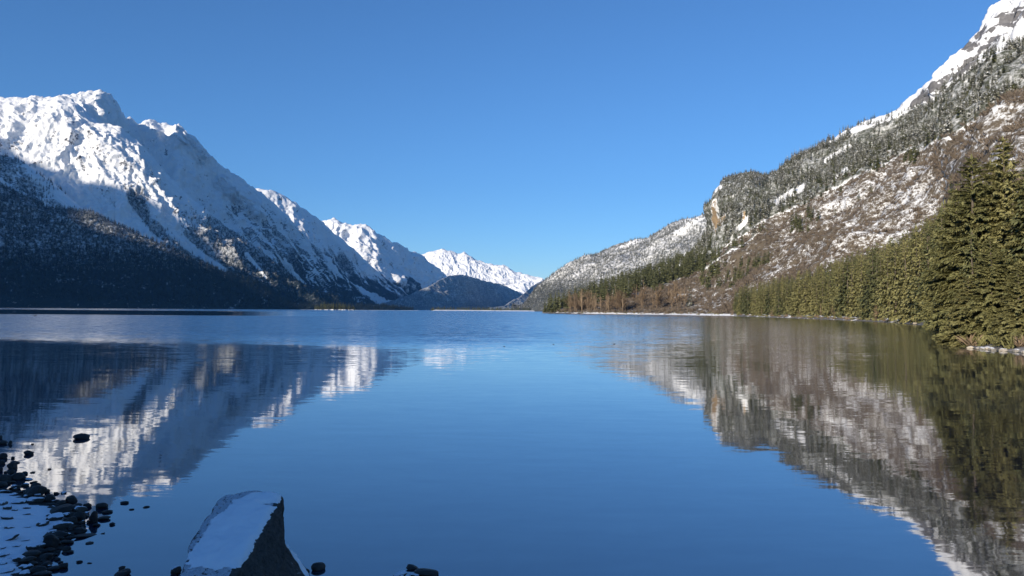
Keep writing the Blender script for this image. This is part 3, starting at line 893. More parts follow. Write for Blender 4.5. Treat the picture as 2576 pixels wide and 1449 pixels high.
def mass(name, pts, scl, var, protos, label, cat):
    n = len(pts)
    me = bpy.data.meshes.new(name)
    me.vertices.add(n)
    me.vertices.foreach_set('co', np.asarray(pts, np.float32).ravel())
    for nm, a in (('scl', scl), ('rot', RNG.uniform(0, 6.283, n)), ('wide', RNG.uniform(.8, 1.25, n))):
        at = me.attributes.new(nm, 'FLOAT', 'POINT'); at.data.foreach_set('value', np.asarray(a, np.float32))
    at = me.attributes.new('var', 'INT', 'POINT'); at.data.foreach_set('value', np.asarray(var, np.int32))
    o = link(name, me)
    tag(o, label, cat, None, 'stuff')
    t = bpy.data.node_groups.new(name, 'GeometryNodeTree')
    t.interface.new_socket('Geometry', in_out='INPUT', socket_type='NodeSocketGeometry')
    t.interface.new_socket('Geometry', in_out='OUTPUT', socket_type='NodeSocketGeometry')
    N_ = t.nodes.new
    gi, go, ip, jg = N_('NodeGroupInput'), N_('NodeGroupOutput'), N_('GeometryNodeInstanceOnPoints'), N_('GeometryNodeJoinGeometry')
    for p in reversed(protos):
        oi, g2 = N_('GeometryNodeObjectInfo'), N_('GeometryNodeGeometryToInstance')
        oi.inputs['Object'].default_value = p
        t.links.new(oi.outputs['Geometry'], g2.inputs[0])
        t.links.new(g2.outputs[0], jg.inputs[0])
    def na(nm, typ):
        a = N_('GeometryNodeInputNamedAttribute'); a.data_type = typ; a.inputs['Name'].default_value = nm
        return a.outputs['Attribute']
    rot, sc3 = N_('ShaderNodeCombineXYZ'), N_('ShaderNodeCombineXYZ')
    t.links.new(na('rot', 'FLOAT'), rot.inputs[2])
    mu = N_('ShaderNodeMath'); mu.operation = 'MULTIPLY'
    s = na('scl', 'FLOAT')
    t.links.new(s, mu.inputs[0]); t.links.new(na('wide', 'FLOAT'), mu.inputs[1])
    t.links.new(mu.outputs[0], sc3.inputs[0]); t.links.new(mu.outputs[0], sc3.inputs[1]); t.links.new(s, sc3.inputs[2])
    t.links.new(gi.outputs[0], ip.inputs['Points'])
    t.links.new(jg.outputs[0], ip.inputs['Instance'])
    ip.inputs['Pick Instance'].default_value = True
    t.links.new(na('var', 'INT'), ip.inputs['Instance Index'])
    t.links.new(rot.outputs[0], ip.inputs['Rotation'])
    t.links.new(sc3.outputs[0], ip.inputs['Scale'])
    t.links.new(ip.outputs[0], go.inputs[0])
    md = o.modifiers.new('trees', 'NODES')
    md.node_group = t
    return o

def sample(P, dens, cap=None):
    """random points on a grid surface, dens = trees per square metre at the vertices"""
    a = np.linalg.norm(np.cross(P[1:, :-1] - P[:-1, :-1], P[:-1, 1:] - P[:-1, :-1]), axis=-1)
    w = a * (dens[1:, :-1] + dens[:-1, :-1] + dens[:-1, 1:] + dens[1:, 1:]) / 4
    n = int(w.sum())
    if cap and n > cap:
        n = cap
    k = RNG.choice(w.size, n, p=(w / w.sum()).ravel())
    j, i = np.unravel_index(k, w.shape)
    u, t = RNG.uniform(size=(2, n, 1))
    pts = (P[j, i] * (1 - u) + P[j, i + 1] * u) * (1 - t) + (P[j + 1, i] * (1 - u) + P[j + 1, i + 1] * u) * t
    return pts, j, i

# left shore forest, with the spur above it
P = TERR['I']; X, Y = project(P)
pts, j, i = sample(P, ((VI < 4.15) & (VI > .8))[:, None] * np.where((X > -40) & (X < 1040), 1 / 110., 0), 26000)
P2 = TERR['H']; X2, Y2 = project(P2)
dens = (vb < 3.1)[:, None] * np.where(X2 > -40, 1 / 260., 0) * sstep(-.1, .35, fbm(P2 / 160, 4, 645) + .12)
pts2, _, _ = sample(P2, dens, 6000)
P3 = TERR['A']
X3, Y3 = project(P3)
pts3, _, _ = sample(P3, WOOD_A * np.where(X3 > -40, 1 / 330., 0), 16000)
pts = np.concatenate([pts, pts2, pts3])
Xq, Yq = project(pts)
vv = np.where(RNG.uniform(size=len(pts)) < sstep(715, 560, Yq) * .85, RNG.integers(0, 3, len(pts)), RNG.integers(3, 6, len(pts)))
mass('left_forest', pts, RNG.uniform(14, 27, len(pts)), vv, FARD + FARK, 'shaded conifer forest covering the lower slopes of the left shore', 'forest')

# far flat and island
P = TERR['S']; X, Y = project(P)
w = np.zeros(P.shape[:2]); w[7:, 4:-2] = 1 / 420.
ptsS, _, _ = sample(P, w, 1500)
P = TERR['T']
w = np.zeros(P.shape[:2]); w[4:-2, 5:-5] = 1 / 70.
ptsT, _, _ = sample(P, w, 400)
ptsS = np.concatenate([ptsS, ptsT])
mass('far_forest', ptsS, np.where(np.arange(len(ptsS)) < len(ptsS) - len(ptsT), RNG.uniform(10, 20, len(ptsS)), RNG.uniform(10, 26, len(ptsS)) * np.clip(1.15 - (np.abs(project(ptsS)[0] - 841) / 52) ** 4 * .7, .4, 1)), np.where(np.arange(len(ptsS)) < len(ptsS) - len(ptsT), RNG.integers(0, 3, len(ptsS)), np.where(RNG.uniform(size=len(ptsS)) < .75, RNG.integers(0, 3, len(ptsS)), 4)), FARG + FARK, 'thin lines of small trees on the flat far shore and the island', 'forest')

# grey hill
P = TERR['J']; X, Y = project(P)
pts, _, _ = sample(P, (VJ < 3.05)[:, None] * np.where((X < 1830) & (VJ > .6)[:, None], 1 / 150., 0), 16000)
Xp, Yp = project(pts)
mass('grey_forest', pts, RNG.uniform(9, 17, len(pts)), np.where(RNG.uniform(size=len(pts)) < sstep(775, 690, Yp), RNG.integers(0, 3, len(pts)), RNG.integers(3, 6, len(pts))), FARS + FARD,
     'snow dusted far conifers covering the grey slope behind the headland', 'forest')

# right mountain: snowy upper forest, scattered trees in the brush
P, X, Y, v = RT['P'], RT['X'], RT['Y'], RT['v']
vis = ((v < 6.05) & (v > 2.0))[:, None] & (X < 2640)
clump = fbm(P / 70, 3, 1101)
dens = np.where(vis, 1, 0) * (RT['forestz'] * (1 - .93 * RT['chute']) * (1 - np.clip(RT['cl'] + .2, 0, 1)) / np.where(X < 1790, 34., 42.) * np.where(X < 1790, 1, sstep(-.55, .0, clump))
        + RT['brushz'] * (1 - RT['shorez']) / 900. * sstep(.1, .45, clump) + RT['rockz'] / 2500. * sstep(-20, 4, Y - line_rock + 14))
green = zeros(P)
for (cx, cy, rx, ry) in ((1820, 690, 60, 40), (1900, 660, 40, 22), (2010, 570, 30, 25), (2040, 548, 22, 18), (1500, 725, 150, 18), (1650, 690, 90, 16), (1395, 772, 30, 20), (2260, 330, 40, 20), (2290, 400, 20, 20)):
    green = np.maximum(green, 1 - sstep(.5, 1.3, np.hypot((X - cx) / rx, (Y - cy) / ry)))
dens = dens + np.where(vis, green * RT['brushz'] * (1 - RT['shorez']) / 110., 0)
dens = dens * np.where((X > 1785) & (X < 1960) & (Y < 560), 1.5, 1)
pts, j, i = sample(P, dens, 56000)
Xp, Yp = project(pts)
snowp = sstep(700, 560, Yp) * .8 * (1 - RT['brushz'][j, i]) + .05
hgt = RNG.uniform(9, 18, len(pts)) * np.where((Xp > 1700) & (Xp < 1806) & (Yp < 660), .62, 1) * np.where((Xp > 1785) & (Xp < 1960) & (Yp < 520), .55, 1) * np.where((Yp > 590) & (Xp < 1800), 1.45, 1.0) * np.where(Yp < 330, .72, 1)
mass('right_forest', pts, hgt, np.where(RNG.uniform(size=len(pts)) < snowp, RNG.integers(3, 6, len(pts)), RNG.integers(0, 3, len(pts))), FARG + FARS,
     'snow dusted conifer forest across the upper right mountainside', 'forest')
# leafless brush
dens = np.where(vis, 1, 0) * RT['brushz'] * (1 - RT['shorez']) * (1 - RT['beach']) * np.clip(1.05 - .95 * RT['drift'] + .6 * nA + .5 * nB, .04, 1) / 22.
pts, j, i = sample(P, dens, 30000)
Xp, Yp = project(pts)
mass('brush', pts, RNG.uniform(1.6, 4.2, len(pts)) * np.where((Yp > 700) | (Xp < 1800), 1.25, 1), RNG.integers(0, 4, len(pts)), SHR, 'red brown leafless brush over the avalanche slope on the right', 'brush')

# ------------------------------------------------------------------ spruces of the right shore, one object each
HERO, MID = [], []
def crown_hero(i):
    return conifer_crown(200 + i, 42, 12, 125, .20 + .015 * i, low=.03, shape=.70, droop=.22, ragged=.5, sl=.47)
for i in range(3):
    cv = crown_hero(i)
    HERO.append((raw_mesh('crown', *cv, M['spruce']), raw_mesh('trunk', *trunk_shape(.985, .016, 210 + i, 8, 10, 10), M['bark'])))
MIDW = []
for i in range(6):
    cv = conifer_crown(220 + i, 22, 9, 8, .165 + .016 * (i % 4), low=.04, shape=.78, droop=.24, ragged=.34)
    tv = trunk_shape(.97, .013, 240 + i, 6, 6)
    MID.append((raw_mesh('crown', *cv, M['spruce'] if i < 4 else M['dark_spruce']), raw_mesh('trunk', *tv, M['bark'])))
    MIDW.append(whole_tree_mesh('spruce_tree', cv, tv, M['spruce'] if i < 4 else M['dark_spruce']))

def ground_near(px_, D):
    """height of the right-hand slope under a column and distance"""
    Pg = RT['P']
    cols = np.clip(np.searchsorted(RT_PX, px_), 0, len(RT_PX) - 1)
    col = Pg[:, cols]
    dd = np.hypot(col[:, 0], col[:, 1])
    n = int(np.argmax(RT['v'] >= 6))
    return float(np.interp(D, dd[:n], col[:n, 2]))
RT_PX = np.concatenate([np.linspace(1364, 1780, 240), np.linspace(1782, 1812, 40), np.linspace(1815, 2600, 420), np.linspace(2610, 3250, 60)])

def tree_with_parts(name, loc, h, wide, rz, meshes, label, cat, group):
    root = bpy.data.objects.new(name, None)
    SC.collection.objects.link(root)
    root.location = loc
    root.rotation_euler = (random.gauss(0, .015), random.gauss(0, .015), rz)
    root.scale = (h * wide, h * wide, h)
    tag(root, label, cat, group)
    link('crown', meshes[0], root)
    link('trunk', meshes[1], root)
    return root

def top_height(px_, py_, D, ground):
    return float(at_dist(np.array(float(px_)), np.array(float(py_)), np.array(float(D)))[2]) - ground

heroes = [  # px, D, row of its top in the working frame, width, mesh, label
    (2534, 93, 336, 1.0, 0, 'tallest olive spruce at the right edge, its narrow top against the snowy slope'),
    (2456, 93, 384, 1.15, 1, 'broad olive spruce on the near right point, left of the tallest spruce'),
    (2606, 87, 385, 1.05, 2, 'olive spruce cut off by the right edge of the view, beside the tallest spruce'),
    (2414, 108, 478, 1.15, 2, 'mid sized spruce at the left flank of the near right point'),
    (2388, 140, 540, 1.1, 0, 'spruce half hidden behind the left flank of the near right point'),
    (2496, 84.5, 590, 1.35, 1, 'small bushy spruce in front of the two tallest spruces on the right point'),
    (2436, 86, 690, 1.6, 2, 'low dark bushy spruce overhanging the water at the tip of the right point'),
    (2566, 80, 650, 1.5, 0, 'low bushy spruce above the pale shore rocks at the right edge'),
    (2416, 93, 610, 1.35, 1, 'leaning young spruce at the tip of the right point'),
    (2490, 104, 400, 1.15, 2, 'spruce standing between and behind the two tallest spruces on the right point'),
    (2404, 120, 500, 1.2, 1, 'spruce rising behind the mid sized one at the left flank of the right point'),
    (2660, 92, 380, 1.1, 1, 'spruce beyond the right edge of the view, next to the cut off one'),
]
for (hx, hd, hy, hw, hm, lab) in heroes:
    g = ground_near(hx, hd)
    p = az_point(np.array(hx), np.array(hd), g - .2)
    tree_with_parts('spruce_tree', p, top_height(hx, hy, hd, g), hw, random.uniform(0, 6.28), HERO[hm], lab, 'tree', 'spruces on the near right point')

# the stand along the right shore
P, X, Y, v = RT['P'], RT['X'], RT['Y'], RT['v']
ppx = np.broadcast_to(RT_PX, X.shape)
dist = np.hypot(P[..., 0], P[..., 1])
inl = dist - shoreD(ppx)
w = np.where((v > 2.1)[:, None] & (v < 5)[:, None] & (ppx > 1846) & (ppx < 2640) & (inl > 3) & (inl < np.interp(ppx, [1846, 2000, 2250, 2400, 2576], [90, 130, 170, 150, 130])), 1 / 17., 0.)
w = np.where((ppx < 1870) & (inl > 45), 0, w)
pts, jj, ii = sample(P, w, 6000)
keep = []
cell = {}
for k in RNG.permutation(len(pts)):
    x, y = pts[k, 0], pts[k, 1]
    need = 3.6 if math.hypot(x, y) < 350 else 4.4
    cx_, cy_ = int(x // 5), int(y // 5)
    if all((x - a) ** 2 + (y - b) ** 2 > need * need for gx in (-1, 0, 1) for gy in (-1, 0, 1) for (a, b) in cell.get((cx_ + gx, cy_ + gy), ())):
        cell.setdefault((cx_, cy_), []).append((x, y)); keep.append(k)
pts = pts[keep]
kin = inl[jj[keep], ii[keep]]
kd = np.hypot(pts[:, 0], pts[:, 1])
order = np.argsort(kd * .4 + kin * 2.6)
near, rest = order[:285], order[285:]
Xk, Yk = project(pts)
tl = np.interp(Xk, [1845, 1870, 1900, 1950, 2000, 2100, 2200, 2280, 2350, 2400, 2576], [728, 716, 709, 697, 684, 650, 614, 578, 534, 480, 400])
hts = at_dist(Xk, tl, kd)[:, 2] - pts[:, 2]
hts = np.clip(hts, 9, 27) * RNG.uniform(.72, 1.03, len(pts)) * np.where(kin < 9, RNG.uniform(.6, .95, len(pts)), 1)
for n_, k in enumerate(near):
    i = int(RNG.integers(0, 6))
    front_row = kin[k] < 14
    if kd[k] < 300:
        lab = ('olive green spruce leaning over the waterline along the right shore' if front_row else 'olive green spruce in the thick of the stand behind the right shore')
        tree_with_parts('spruce_tree', pts[k] - [0, 0, .2], hts[k], RNG.uniform(.9, 1.3), RNG.uniform(0, 6.28), MID[i], lab, 'tree', 'front row spruces on the right shore' if front_row else 'spruces in the right shore stand')
    else:
        o = link('spruce_tree', MIDW[i])
        o.location = pts[k] - [0, 0, .2]
        hw = hts[k] * RNG.uniform(.85, 1.2)
        o.scale = (hw, hw, hts[k])
        o.rotation_euler = (0, 0, RNG.uniform(0, 6.28))
        tag(o, 'slender spruce at the water edge of the farther right shore stand' if front_row else 'slender spruce deeper in the farther right shore stand', 'tree',
            'front row spruces on the farther right shore' if front_row else 'spruces in the farther right shore stand')
mass('shore_forest', pts[rest], hts[rest], RNG.integers(0, 6, len(rest)), [prototype('shore_conifer', m_) for m_ in MIDW], 'olive spruces filling the ground behind the right shore', 'forest')

# low growth at the foot of the trees
w = np.where((v > 1.75)[:, None] & (v < 3.2)[:, None] & (ppx > 1380) & (ppx < 2640) & (inl < np.where(ppx > 1850, 9, 26)), np.where(ppx > 1850, .22, .045), 0.)
up, _, _ = sample(P, w, 5000)
mass('undergrowth', up, RNG.uniform(.6, 2.0, len(up)), RNG.integers(0, 4, len(up)), [prototype('low_brush', raw_mesh('low_brush', *shrub_shape(90 + i, 40), M['twig'] if i < 2 else M['spruce'])) for i in range(4)],
     'tan and olive undergrowth along the right shoreline', 'undergrowth')

# leafless trees on the headland
BT = [raw_mesh('bare_tree', *bare_tree(300 + i), M['twig']) for i in range(5)]
spots = [(RNG.uniform(1424, 1500), RNG.uniform(6, 45)) for _ in range(26)] + [(RNG.uniform(1535, 1580), RNG.uniform(6, 40)) for _ in range(15)] + [(RNG.uniform(1580, 1720), RNG.uniform(30, 110)) for _ in range(18)] + [(RNG.uniform(1500, 1535), RNG.uniform(10, 40)) for _ in range(5)] + [(RNG.uniform(1860, 2330), RNG.uniform(1, 5)) for _ in range(9)]
for (bx, bi) in spots:
    D = float(shoreD(bx)) + bi
    o = link('bare_tree', BT[int(RNG.integers(0, 5))])
    h = RNG.uniform(20, 30) if bx < 1800 else RNG.uniform(5, 9)
    o.location = az_point(np.array(bx), np.array(D), ground_near(bx, D) - .2)
    o.scale = (h * 1.15, h * 1.15, h)
    o.rotation_euler = (0, 0, RNG.uniform(0, 6.28))
    if bx < 1520:
        tag(o, 'tall leafless tan tree in the clump at the tip of the headland', 'tree', 'leafless trees at the headland tip')
    elif bx < 1581:
        tag(o, 'tall leafless tan tree in the second clump along the headland shore', 'tree', 'leafless trees in the second headland clump')
    elif bx < 1800:
        tag(o, 'leafless tan tree on the brushy slope above the snowy headland beach', 'tree', 'leafless trees on the headland slope')
    else:
        tag(o, 'small leafless tan tree at the water edge before the spruces', 'tree', 'small leafless trees along the right shore')

# ------------------------------------------------------------------ the snowy bank in front
wl = at_z(np.array([-60, 0, 70, 130, 190, 215, 205, 178, 150, 128, 112, 100, 90.]), np.array([1225, 1228, 1234, 1254, 1278, 1302, 1330, 1357, 1385, 1412, 1449, 1500, 1560.]))[:, :2]
WL = np.concatenate([[(-200, 60), (-60, 30), (-24, 18.5), (-13, 14.6)], wl, [(-3.0, 6.3), (0, 5.7), (6, 5.0), (15, 2), (45, -12), (200, -60)]])
def land_dist(x, y):
    d, _ = seg_dist(x, y, WL)
    # inside when the polyline lies on the lake side
    inside = np.zeros(np.shape(x), bool)
    poly = np.concatenate([WL, [(200, -400), (-200, -400)]])
    n = len(poly)
    for k in range(n):
        x1, y1 = poly[k]; x2, y2 = poly[(k + 1) % n]
        c = ((y1 > y) != (y2 > y)) & (x < (x2 - x1) * (y - y1) / (y2 - y1 + 1e-12) + x1)
        inside ^= c
    return np.where(inside, d, -d)
def bank_z(x, y):
    d = land_dist(x, y)
    q = np.stack([x, y, 0 * x], -1)
    z = np.where(d < 0, d * .30, .085 * np.minimum(d, 3.2) + .22 * np.clip(d - 3.2, 0, 5) + .02 * np.clip(d - 8, 0, 200))
    z = z + fbm(q / .9, 4, 1201) * .055 * sstep(-.2, .6, d) + fbm(q / 3.0, 3, 1202) * .10 * sstep(.5, 2.5, d)
    a = x * sh[0] + y * sh[1]
    c = x * cc[0] + y * cc[1]
    return z + 19 * sstep(14, 46, a) * sstep(-52, -34, c) * (1 - sstep(20, 42, c)), d  # unseen bluff behind the camera, added to shade the foreground
gx = np.concatenate([np.linspace(-75, -17, 40), np.linspace(-16.5, 3, 300), np.linspace(3.6, 60, 40)])
gy = np.concatenate([np.linspace(-90, 2, 60), np.linspace(2.4, 18, 260), np.linspace(18.4, 34, 16)])
GX, GY = np.meshgrid(gx, gy)
GZ, GD = bank_z(GX, GY)
q = np.stack([GX, GY, GZ], -1)
bs = NT('snowy_shingle')
sn = bs.step(bs.math('ADD', bs.attr('snow'), bs.math('MULTIPLY', bs.math('SUBTRACT', bs.noise(3.2, 4, .65).outputs['Fac'], .5), 1.5)), .42, .56)
bs.color(bs.mix(sn, bs.mix(bs.noise(14, 3, .6).outputs['Fac'], (.012, .012, .011), (.06, .055, .05)), (.88, .90, .93)))
bs.bump(bs.math('ADD', bs.noise(6, 5, .6).outputs['Fac'], bs.math('MULTIPLY', bs.noise(30, 3, .6).outputs['Fac'], .2)), .06, .8)
me = raw_mesh('snowy_bank', q.reshape(-1, 3), grid_faces(*GX.shape), bs.m, True, {'snow': sstep(.05, .6, GD + fbm(q / .5, 3, 1210) * .3) * 1.02})
tag(link('snowy_bank', me), 'snow covered pebbly bank in the lower left corner', 'bank', None, 'structure')

# ------------------------------------------------------------------ stones
stone_mats = {}
def stone_mat(name, a, b, rough, snow=0.0):
    m = NT(name)
    n1 = m.noise(9, 5, .65)
    oi = m.n('ShaderNodeObjectInfo')
    c = m.mix(n1.outputs['Fac'], a, b)
    c = m.mix(m.math('MULTIPLY', oi.outputs['Random'], .75), c, m.mix(n1.outputs['Fac'], tuple(x * 2.0 for x in a), (b[0] * 3.2, b[1] * 2.9, b[2] * 2.5)))
    if snow:
        g = m.n('ShaderNodeNewGeometry'); sx = m.n('ShaderNodeSeparateXYZ')
        m.l(g.outputs['Normal'], sx.inputs[0])
        c = m.mix(m.step(m.math('ADD', sx.outputs[2], m.math('MULTIPLY', m.math('SUBTRACT', m.noise(7, 4, .7).outputs['Fac'], .5), 1.3)), 1.05 - snow * .6, 1.2 - snow * .6), c, (.80, .83, .88))
    m.color(c)
    m.b.inputs['Roughness'].default_value = rough
    m.b.inputs['Specular IOR Level'].default_value = .35
    m.bump(m.noise(24, 4, .65).outputs['Fac'], .02, .7)
    return m.m
STM = [stone_mat('wet_stone', (.006, .006, .006), (.028, .026, .024), .55), stone_mat('dusted_stone', (.015, .015, .014), (.06, .056, .05), .8, .75), stone_mat('snowy_stone', (.02, .02, .018), (.07, .065, .06), .85, 1.15)]

def stone_mesh(seed, mat):
    r = np.random.default_rng(seed)
    bm = bmesh.new()
    bmesh.ops.create_icosphere(bm, subdivisions=4, radius=.5)
    V = np.array([v.co[:] for v in bm.verts])
    F = np.array([[v.index for v in f.verts] for f in bm.faces])
    bm.free()
    n = V / np.linalg.norm(V, axis=1, keepdims=True)
    # flatten against a few random planes for broken faces, then roughen
    for _ in range(9):
        d = r.normal(size=3); d /= np.linalg.norm(d)
        lim = r.uniform(.30, .45)
        ex = np.maximum(V @ d - lim, 0)
        V -= ex[:, None] * d * .85
    V += n * (fbm(V * 3 + seed, 4, seed) * .09)[:, None]
    return raw_mesh('stone', V, F, mat, True)
ST = [[stone_mesh(400 + 10 * k + i, STM[k]) for i in range(6)] for k in range(3)]

def place_stone(px_, py_, w, h, kind, label, group, i=None):
    """a stone seen centred at a pixel with a given size in pixels; its foot rests on the bank or the lake bed"""
    foot = py_ + h * .42
    z = 0.0
    for _ in range(4):
        p = at_z(np.array(px_), np.array(foot), z)
        zz, d_ = bank_z(np.array([p[0]]), np.array([p[1]]))
        z = max(0.0, float(zz[0]))
    D = math.hypot(p[0], p[1])
    s = D / FOC
    wm, hm = w * s, h * s
    sd = (CAMH - z) / D
    dep = min(wm * .8, hm / max(sd, .05) * .7)
    up = max(hm - dep * sd * .5, hm * .45)
    o = link('stone', ST[kind][i if i is not None else random.randrange(6)])
    o.scale = (wm * 1.12, dep * 1.1, up * 1.45)
    dirv = np.array([p[0], p[1]]) / D
    o.location = (p[0] + dirv[0] * dep * .35, p[1] + dirv[1] * dep * .35, z + up * .32)
    o.rotation_euler = (random.gauss(0, .12), random.gauss(0, .12), -math.atan2(p[0], p[1]) + random.gauss(0, .2) + random.choice((0, math.pi)))
    tag(o, label, 'stone', group)
    return o

BAND = ('dark wet stone in the crowded band between the snow and the water', 'dark stones banked along the snow edge')
WATER = ('small dark stone standing alone in the shallow water off the stone band', 'scattered stones in the shallows')
DUST = ('stone half buried in the snowy bank, dusted with snow', 'snow dusted stones in the bank')
LEFT = ('dark stone in the cluster at the left edge of the view', 'dark stones at the left edge')
zl = [  # x, y, w, h in a 2.376x enlargement of the lower left corner; kind; label
    (725, 212, 140, 55, 0, 'flat dark rock with a pointed left end, alone in the water farthest out', None),
    (258, 355, 78, 42, 0, 'rounded dark rock alone in the water below and left of the pointed flat rock', None),
    (290, 275, 26, 12, 0, *WATER), (92, 265, 30, 36, 0, 'small upright dark stone near the left edge, above the stone cluster', None), (20, 265, 75, 36, 0, *LEFT), (5, 215, 24, 30, 0, *LEFT), (30, 385, 65, 50, 0, *LEFT), (115, 398, 30, 22, 0, *LEFT), (10, 440, 55, 42, 0, *LEFT),
    (138, 440, 72, 25, 0, 'thin flat dark slab lying on top of the left edge cluster', None), (105, 475, 85, 66, 0, 'blocky dark stone under the thin flat slab', None), (100, 525, 50, 46, 0, *LEFT), (10, 505, 32, 40, 0, *LEFT), (50, 525, 26, 20, 0, *LEFT),
    (155, 570, 104, 74, 0, 'large round dark stone where the left cluster meets the white reflection', None), (220, 535, 50, 30, 0, *LEFT), (290, 527, 42, 14, 0, *WATER), (440, 497, 36, 14, 0, *WATER), (30, 590, 125, 74, 0, *LEFT), (215, 580, 35, 25, 0, *LEFT), (10, 640, 95, 50, 0, *LEFT),
    (130, 668, 90, 46, 0, *LEFT), (190, 650, 20, 14, 0, *WATER), (315, 652, 84, 54, 0, 'square dark stone topping the pile at the upper end of the snow', None), (310, 702, 175, 92, 0, 'big flat shouldered dark stone in the pile at the upper end of the snow', None), (420, 697, 46, 36, 0, 'small round dark stone at the water side of the upper pile', None),
    (445, 765, 94, 72, 0, 'round dark boulder at the corner of the snow beside the upper pile', None), (545, 805, 88, 52, 0, *BAND), (630, 782, 98, 84, 0, 'tallest round dark stone at the outer end of the stone band', None), (510, 717, 36, 12, 0, *WATER), (715, 858, 112, 62, 1, *BAND), (690, 822, 72, 36, 0, *BAND), (775, 825, 72, 46, 0, *BAND),
    (560, 858, 190, 64, 0, *BAND), (900, 830, 104, 60, 0, 'angular dark stone standing off the outer end of the stone band', None), (950, 877, 92, 34, 0, *WATER), (830, 940, 78, 118, 0, 'tall upright dark stone in the shallows beside the band', None), (925, 937, 104, 42, 0, 'flat dark stone right of the tall upright one in the shallows', None), (857, 997, 66, 28, 0, *WATER), (1000, 987, 46, 28, 0, *WATER),
    (1105, 797, 76, 28, 0, 'flat stone alone in the water outward of the angular one', None), (1175, 855, 46, 14, 0, *WATER), (1305, 835, 62, 18, 0, 'thin sliver of stone farthest right in the still water', None), (705, 925, 115, 90, 0, *BAND), (640, 965, 95, 76, 0, *BAND), (740, 1005, 52, 28, 0, *BAND), (380, 987, 104, 52, 1, *BAND), (490, 930, 160, 72, 2, *BAND),
    (560, 1000, 165, 72, 1, *BAND), (720, 1055, 108, 62, 0, 'dark stone at the foot of the tall upright one, above a long thin slab', None), (770, 1090, 195, 34, 0, 'long thin dark slab lying in the shallows', None), (650, 1105, 72, 16, 0, *WATER), (915, 1072, 42, 10, 0, *WATER), (600, 1150, 112, 42, 0, *BAND), (640, 1020, 72, 46, 0, *BAND), (550, 1085, 130, 64, 0, *BAND),
    (450, 1160, 148, 138, 0, 'largest dark stone in the middle of the stone band', None), (330, 1188, 160, 84, 1, *BAND), (795, 1157, 66, 22, 0, *WATER), (597, 1213, 78, 54, 0, 'round dark stone alone in the water below the largest band stone', None), (400, 1290, 115, 62, 0, *BAND), (280, 1262, 135, 72, 0, *BAND), (250, 1312, 125, 62, 0, *BAND), (170, 1302, 110, 62, 2, *BAND),
    (370, 1232, 94, 42, 0, *BAND), (705, 1322, 52, 26, 0, *WATER), (797, 1335, 42, 12, 0, *WATER), (560, 1365, 94, 56, 0, *BAND), (480, 1385, 115, 46, 0, *BAND), (340, 1402, 135, 72, 0, *BAND), (250, 1372, 84, 52, 1, *BAND), (375, 1435, 145, 54, 0, *BAND), (1085, 1380, 62, 32, 0, *WATER), (1095, 1428, 145, 50, 0, 'wide dark stone cut by the bottom edge left of the big boulder', None),
    (1575, 1405, 104, 78, 1, 'dark stone touching the left foot of the big snow capped boulder', None), (60, 932, 94, 42, 1, *DUST), (70, 842, 74, 48, 1, *DUST), (20, 802, 74, 52, 2, *DUST), (85, 1012, 84, 36, 2, *DUST), (85, 1110, 165, 52, 2, 'long flat snow covered stone in the middle of the bank', None), (40, 1402, 135, 52, 2, 'broad snow covered stone at the bottom left corner', None),
    (130, 862, 52, 20, 1, *DUST), (240, 842, 62, 22, 1, *DUST), (240, 897, 62, 22, 1, *DUST), (165, 790, 115, 50, 2, *DUST), (310, 778, 150, 62, 1, *BAND), (30, 700, 120, 30, 2, *DUST), (120, 725, 60, 24, 1, *DUST), (210, 700, 80, 30, 0, *BAND), (470, 1060, 90, 40, 1, *BAND), (440, 1220, 80, 40, 0, *BAND), (640, 905, 70, 40, 0, *BAND), (590, 905, 80, 40, 1, *BAND),
    (200, 1370, 70, 40, 2, *BAND), (290, 1345, 80, 40, 0, *BAND), (410, 1350, 90, 46, 0, *BAND), (230, 1420, 90, 40, 2, *BAND), (430, 1095, 90, 50, 0, *BAND), (510, 1120, 80, 40, 0, *BAND), (20, 1265, 120, 36, 2, *DUST), (90, 1280, 80, 26, 2, *DUST), (30, 1340, 60, 22, 1, *DUST), (150, 1180, 70, 22, 2, *DUST), (20, 1200, 60, 18, 1, *DUST), (220, 1130, 70, 20, 2, *DUST), (240, 1010, 60, 20, 2, *DUST),
]
for (x, y, w_, h_, k, lab, grp) in zl:
    place_stone(.2824 * x, 1039.8 + .2824 * y, .2824 * w_ * .82, .2824 * h_ * .80, k, lab, grp)
for n_ in range(95):      # pebbles between the larger stones
    t = random.random()
    qx, qy = np.interp(t, [0, .3, .55, .8, 1], [40, 120, 205, 150, 105]), np.interp(t, [0, .3, .55, .8, 1], [1215, 1258, 1300, 1380, 1440])
    place_stone(qx + random.gauss(0, 18), qy + random.gauss(0, 9), random.uniform(6, 15), random.uniform(4, 8), 0 if random.random() < .8 else 1, 'pebble sized dark stone wedged between the larger band stones', 'pebbles in the stone band')
for (x, y, w_, h_, k, lab) in ((1390, 882, 118, 68, 0, 'oval dark stone in the water right of the big boulder'), (2212, 890, 105, 42, 0, 'small flat dark stone at the bottom edge, far right of the big boulder'),
                               (2345, 932, 210, 62, 0, 'long dark stone at the bottom edge beside the pale rimmed one'), (2115, 950, 130, 50, 1, 'pale rimmed stone cut by the bottom edge'), (2230, 955, 90, 34, 1, 'smallest pale rimmed stone at the bottom edge, between the dark ones'), (1282, 928, 55, 52, 0, 'small dark stone touching the right foot of the big boulder')):
    place_stone(402.5 + .2865 * x, 1173.9 + .2865 * y, .2865 * w_, .2865 * h_, k, lab, None)

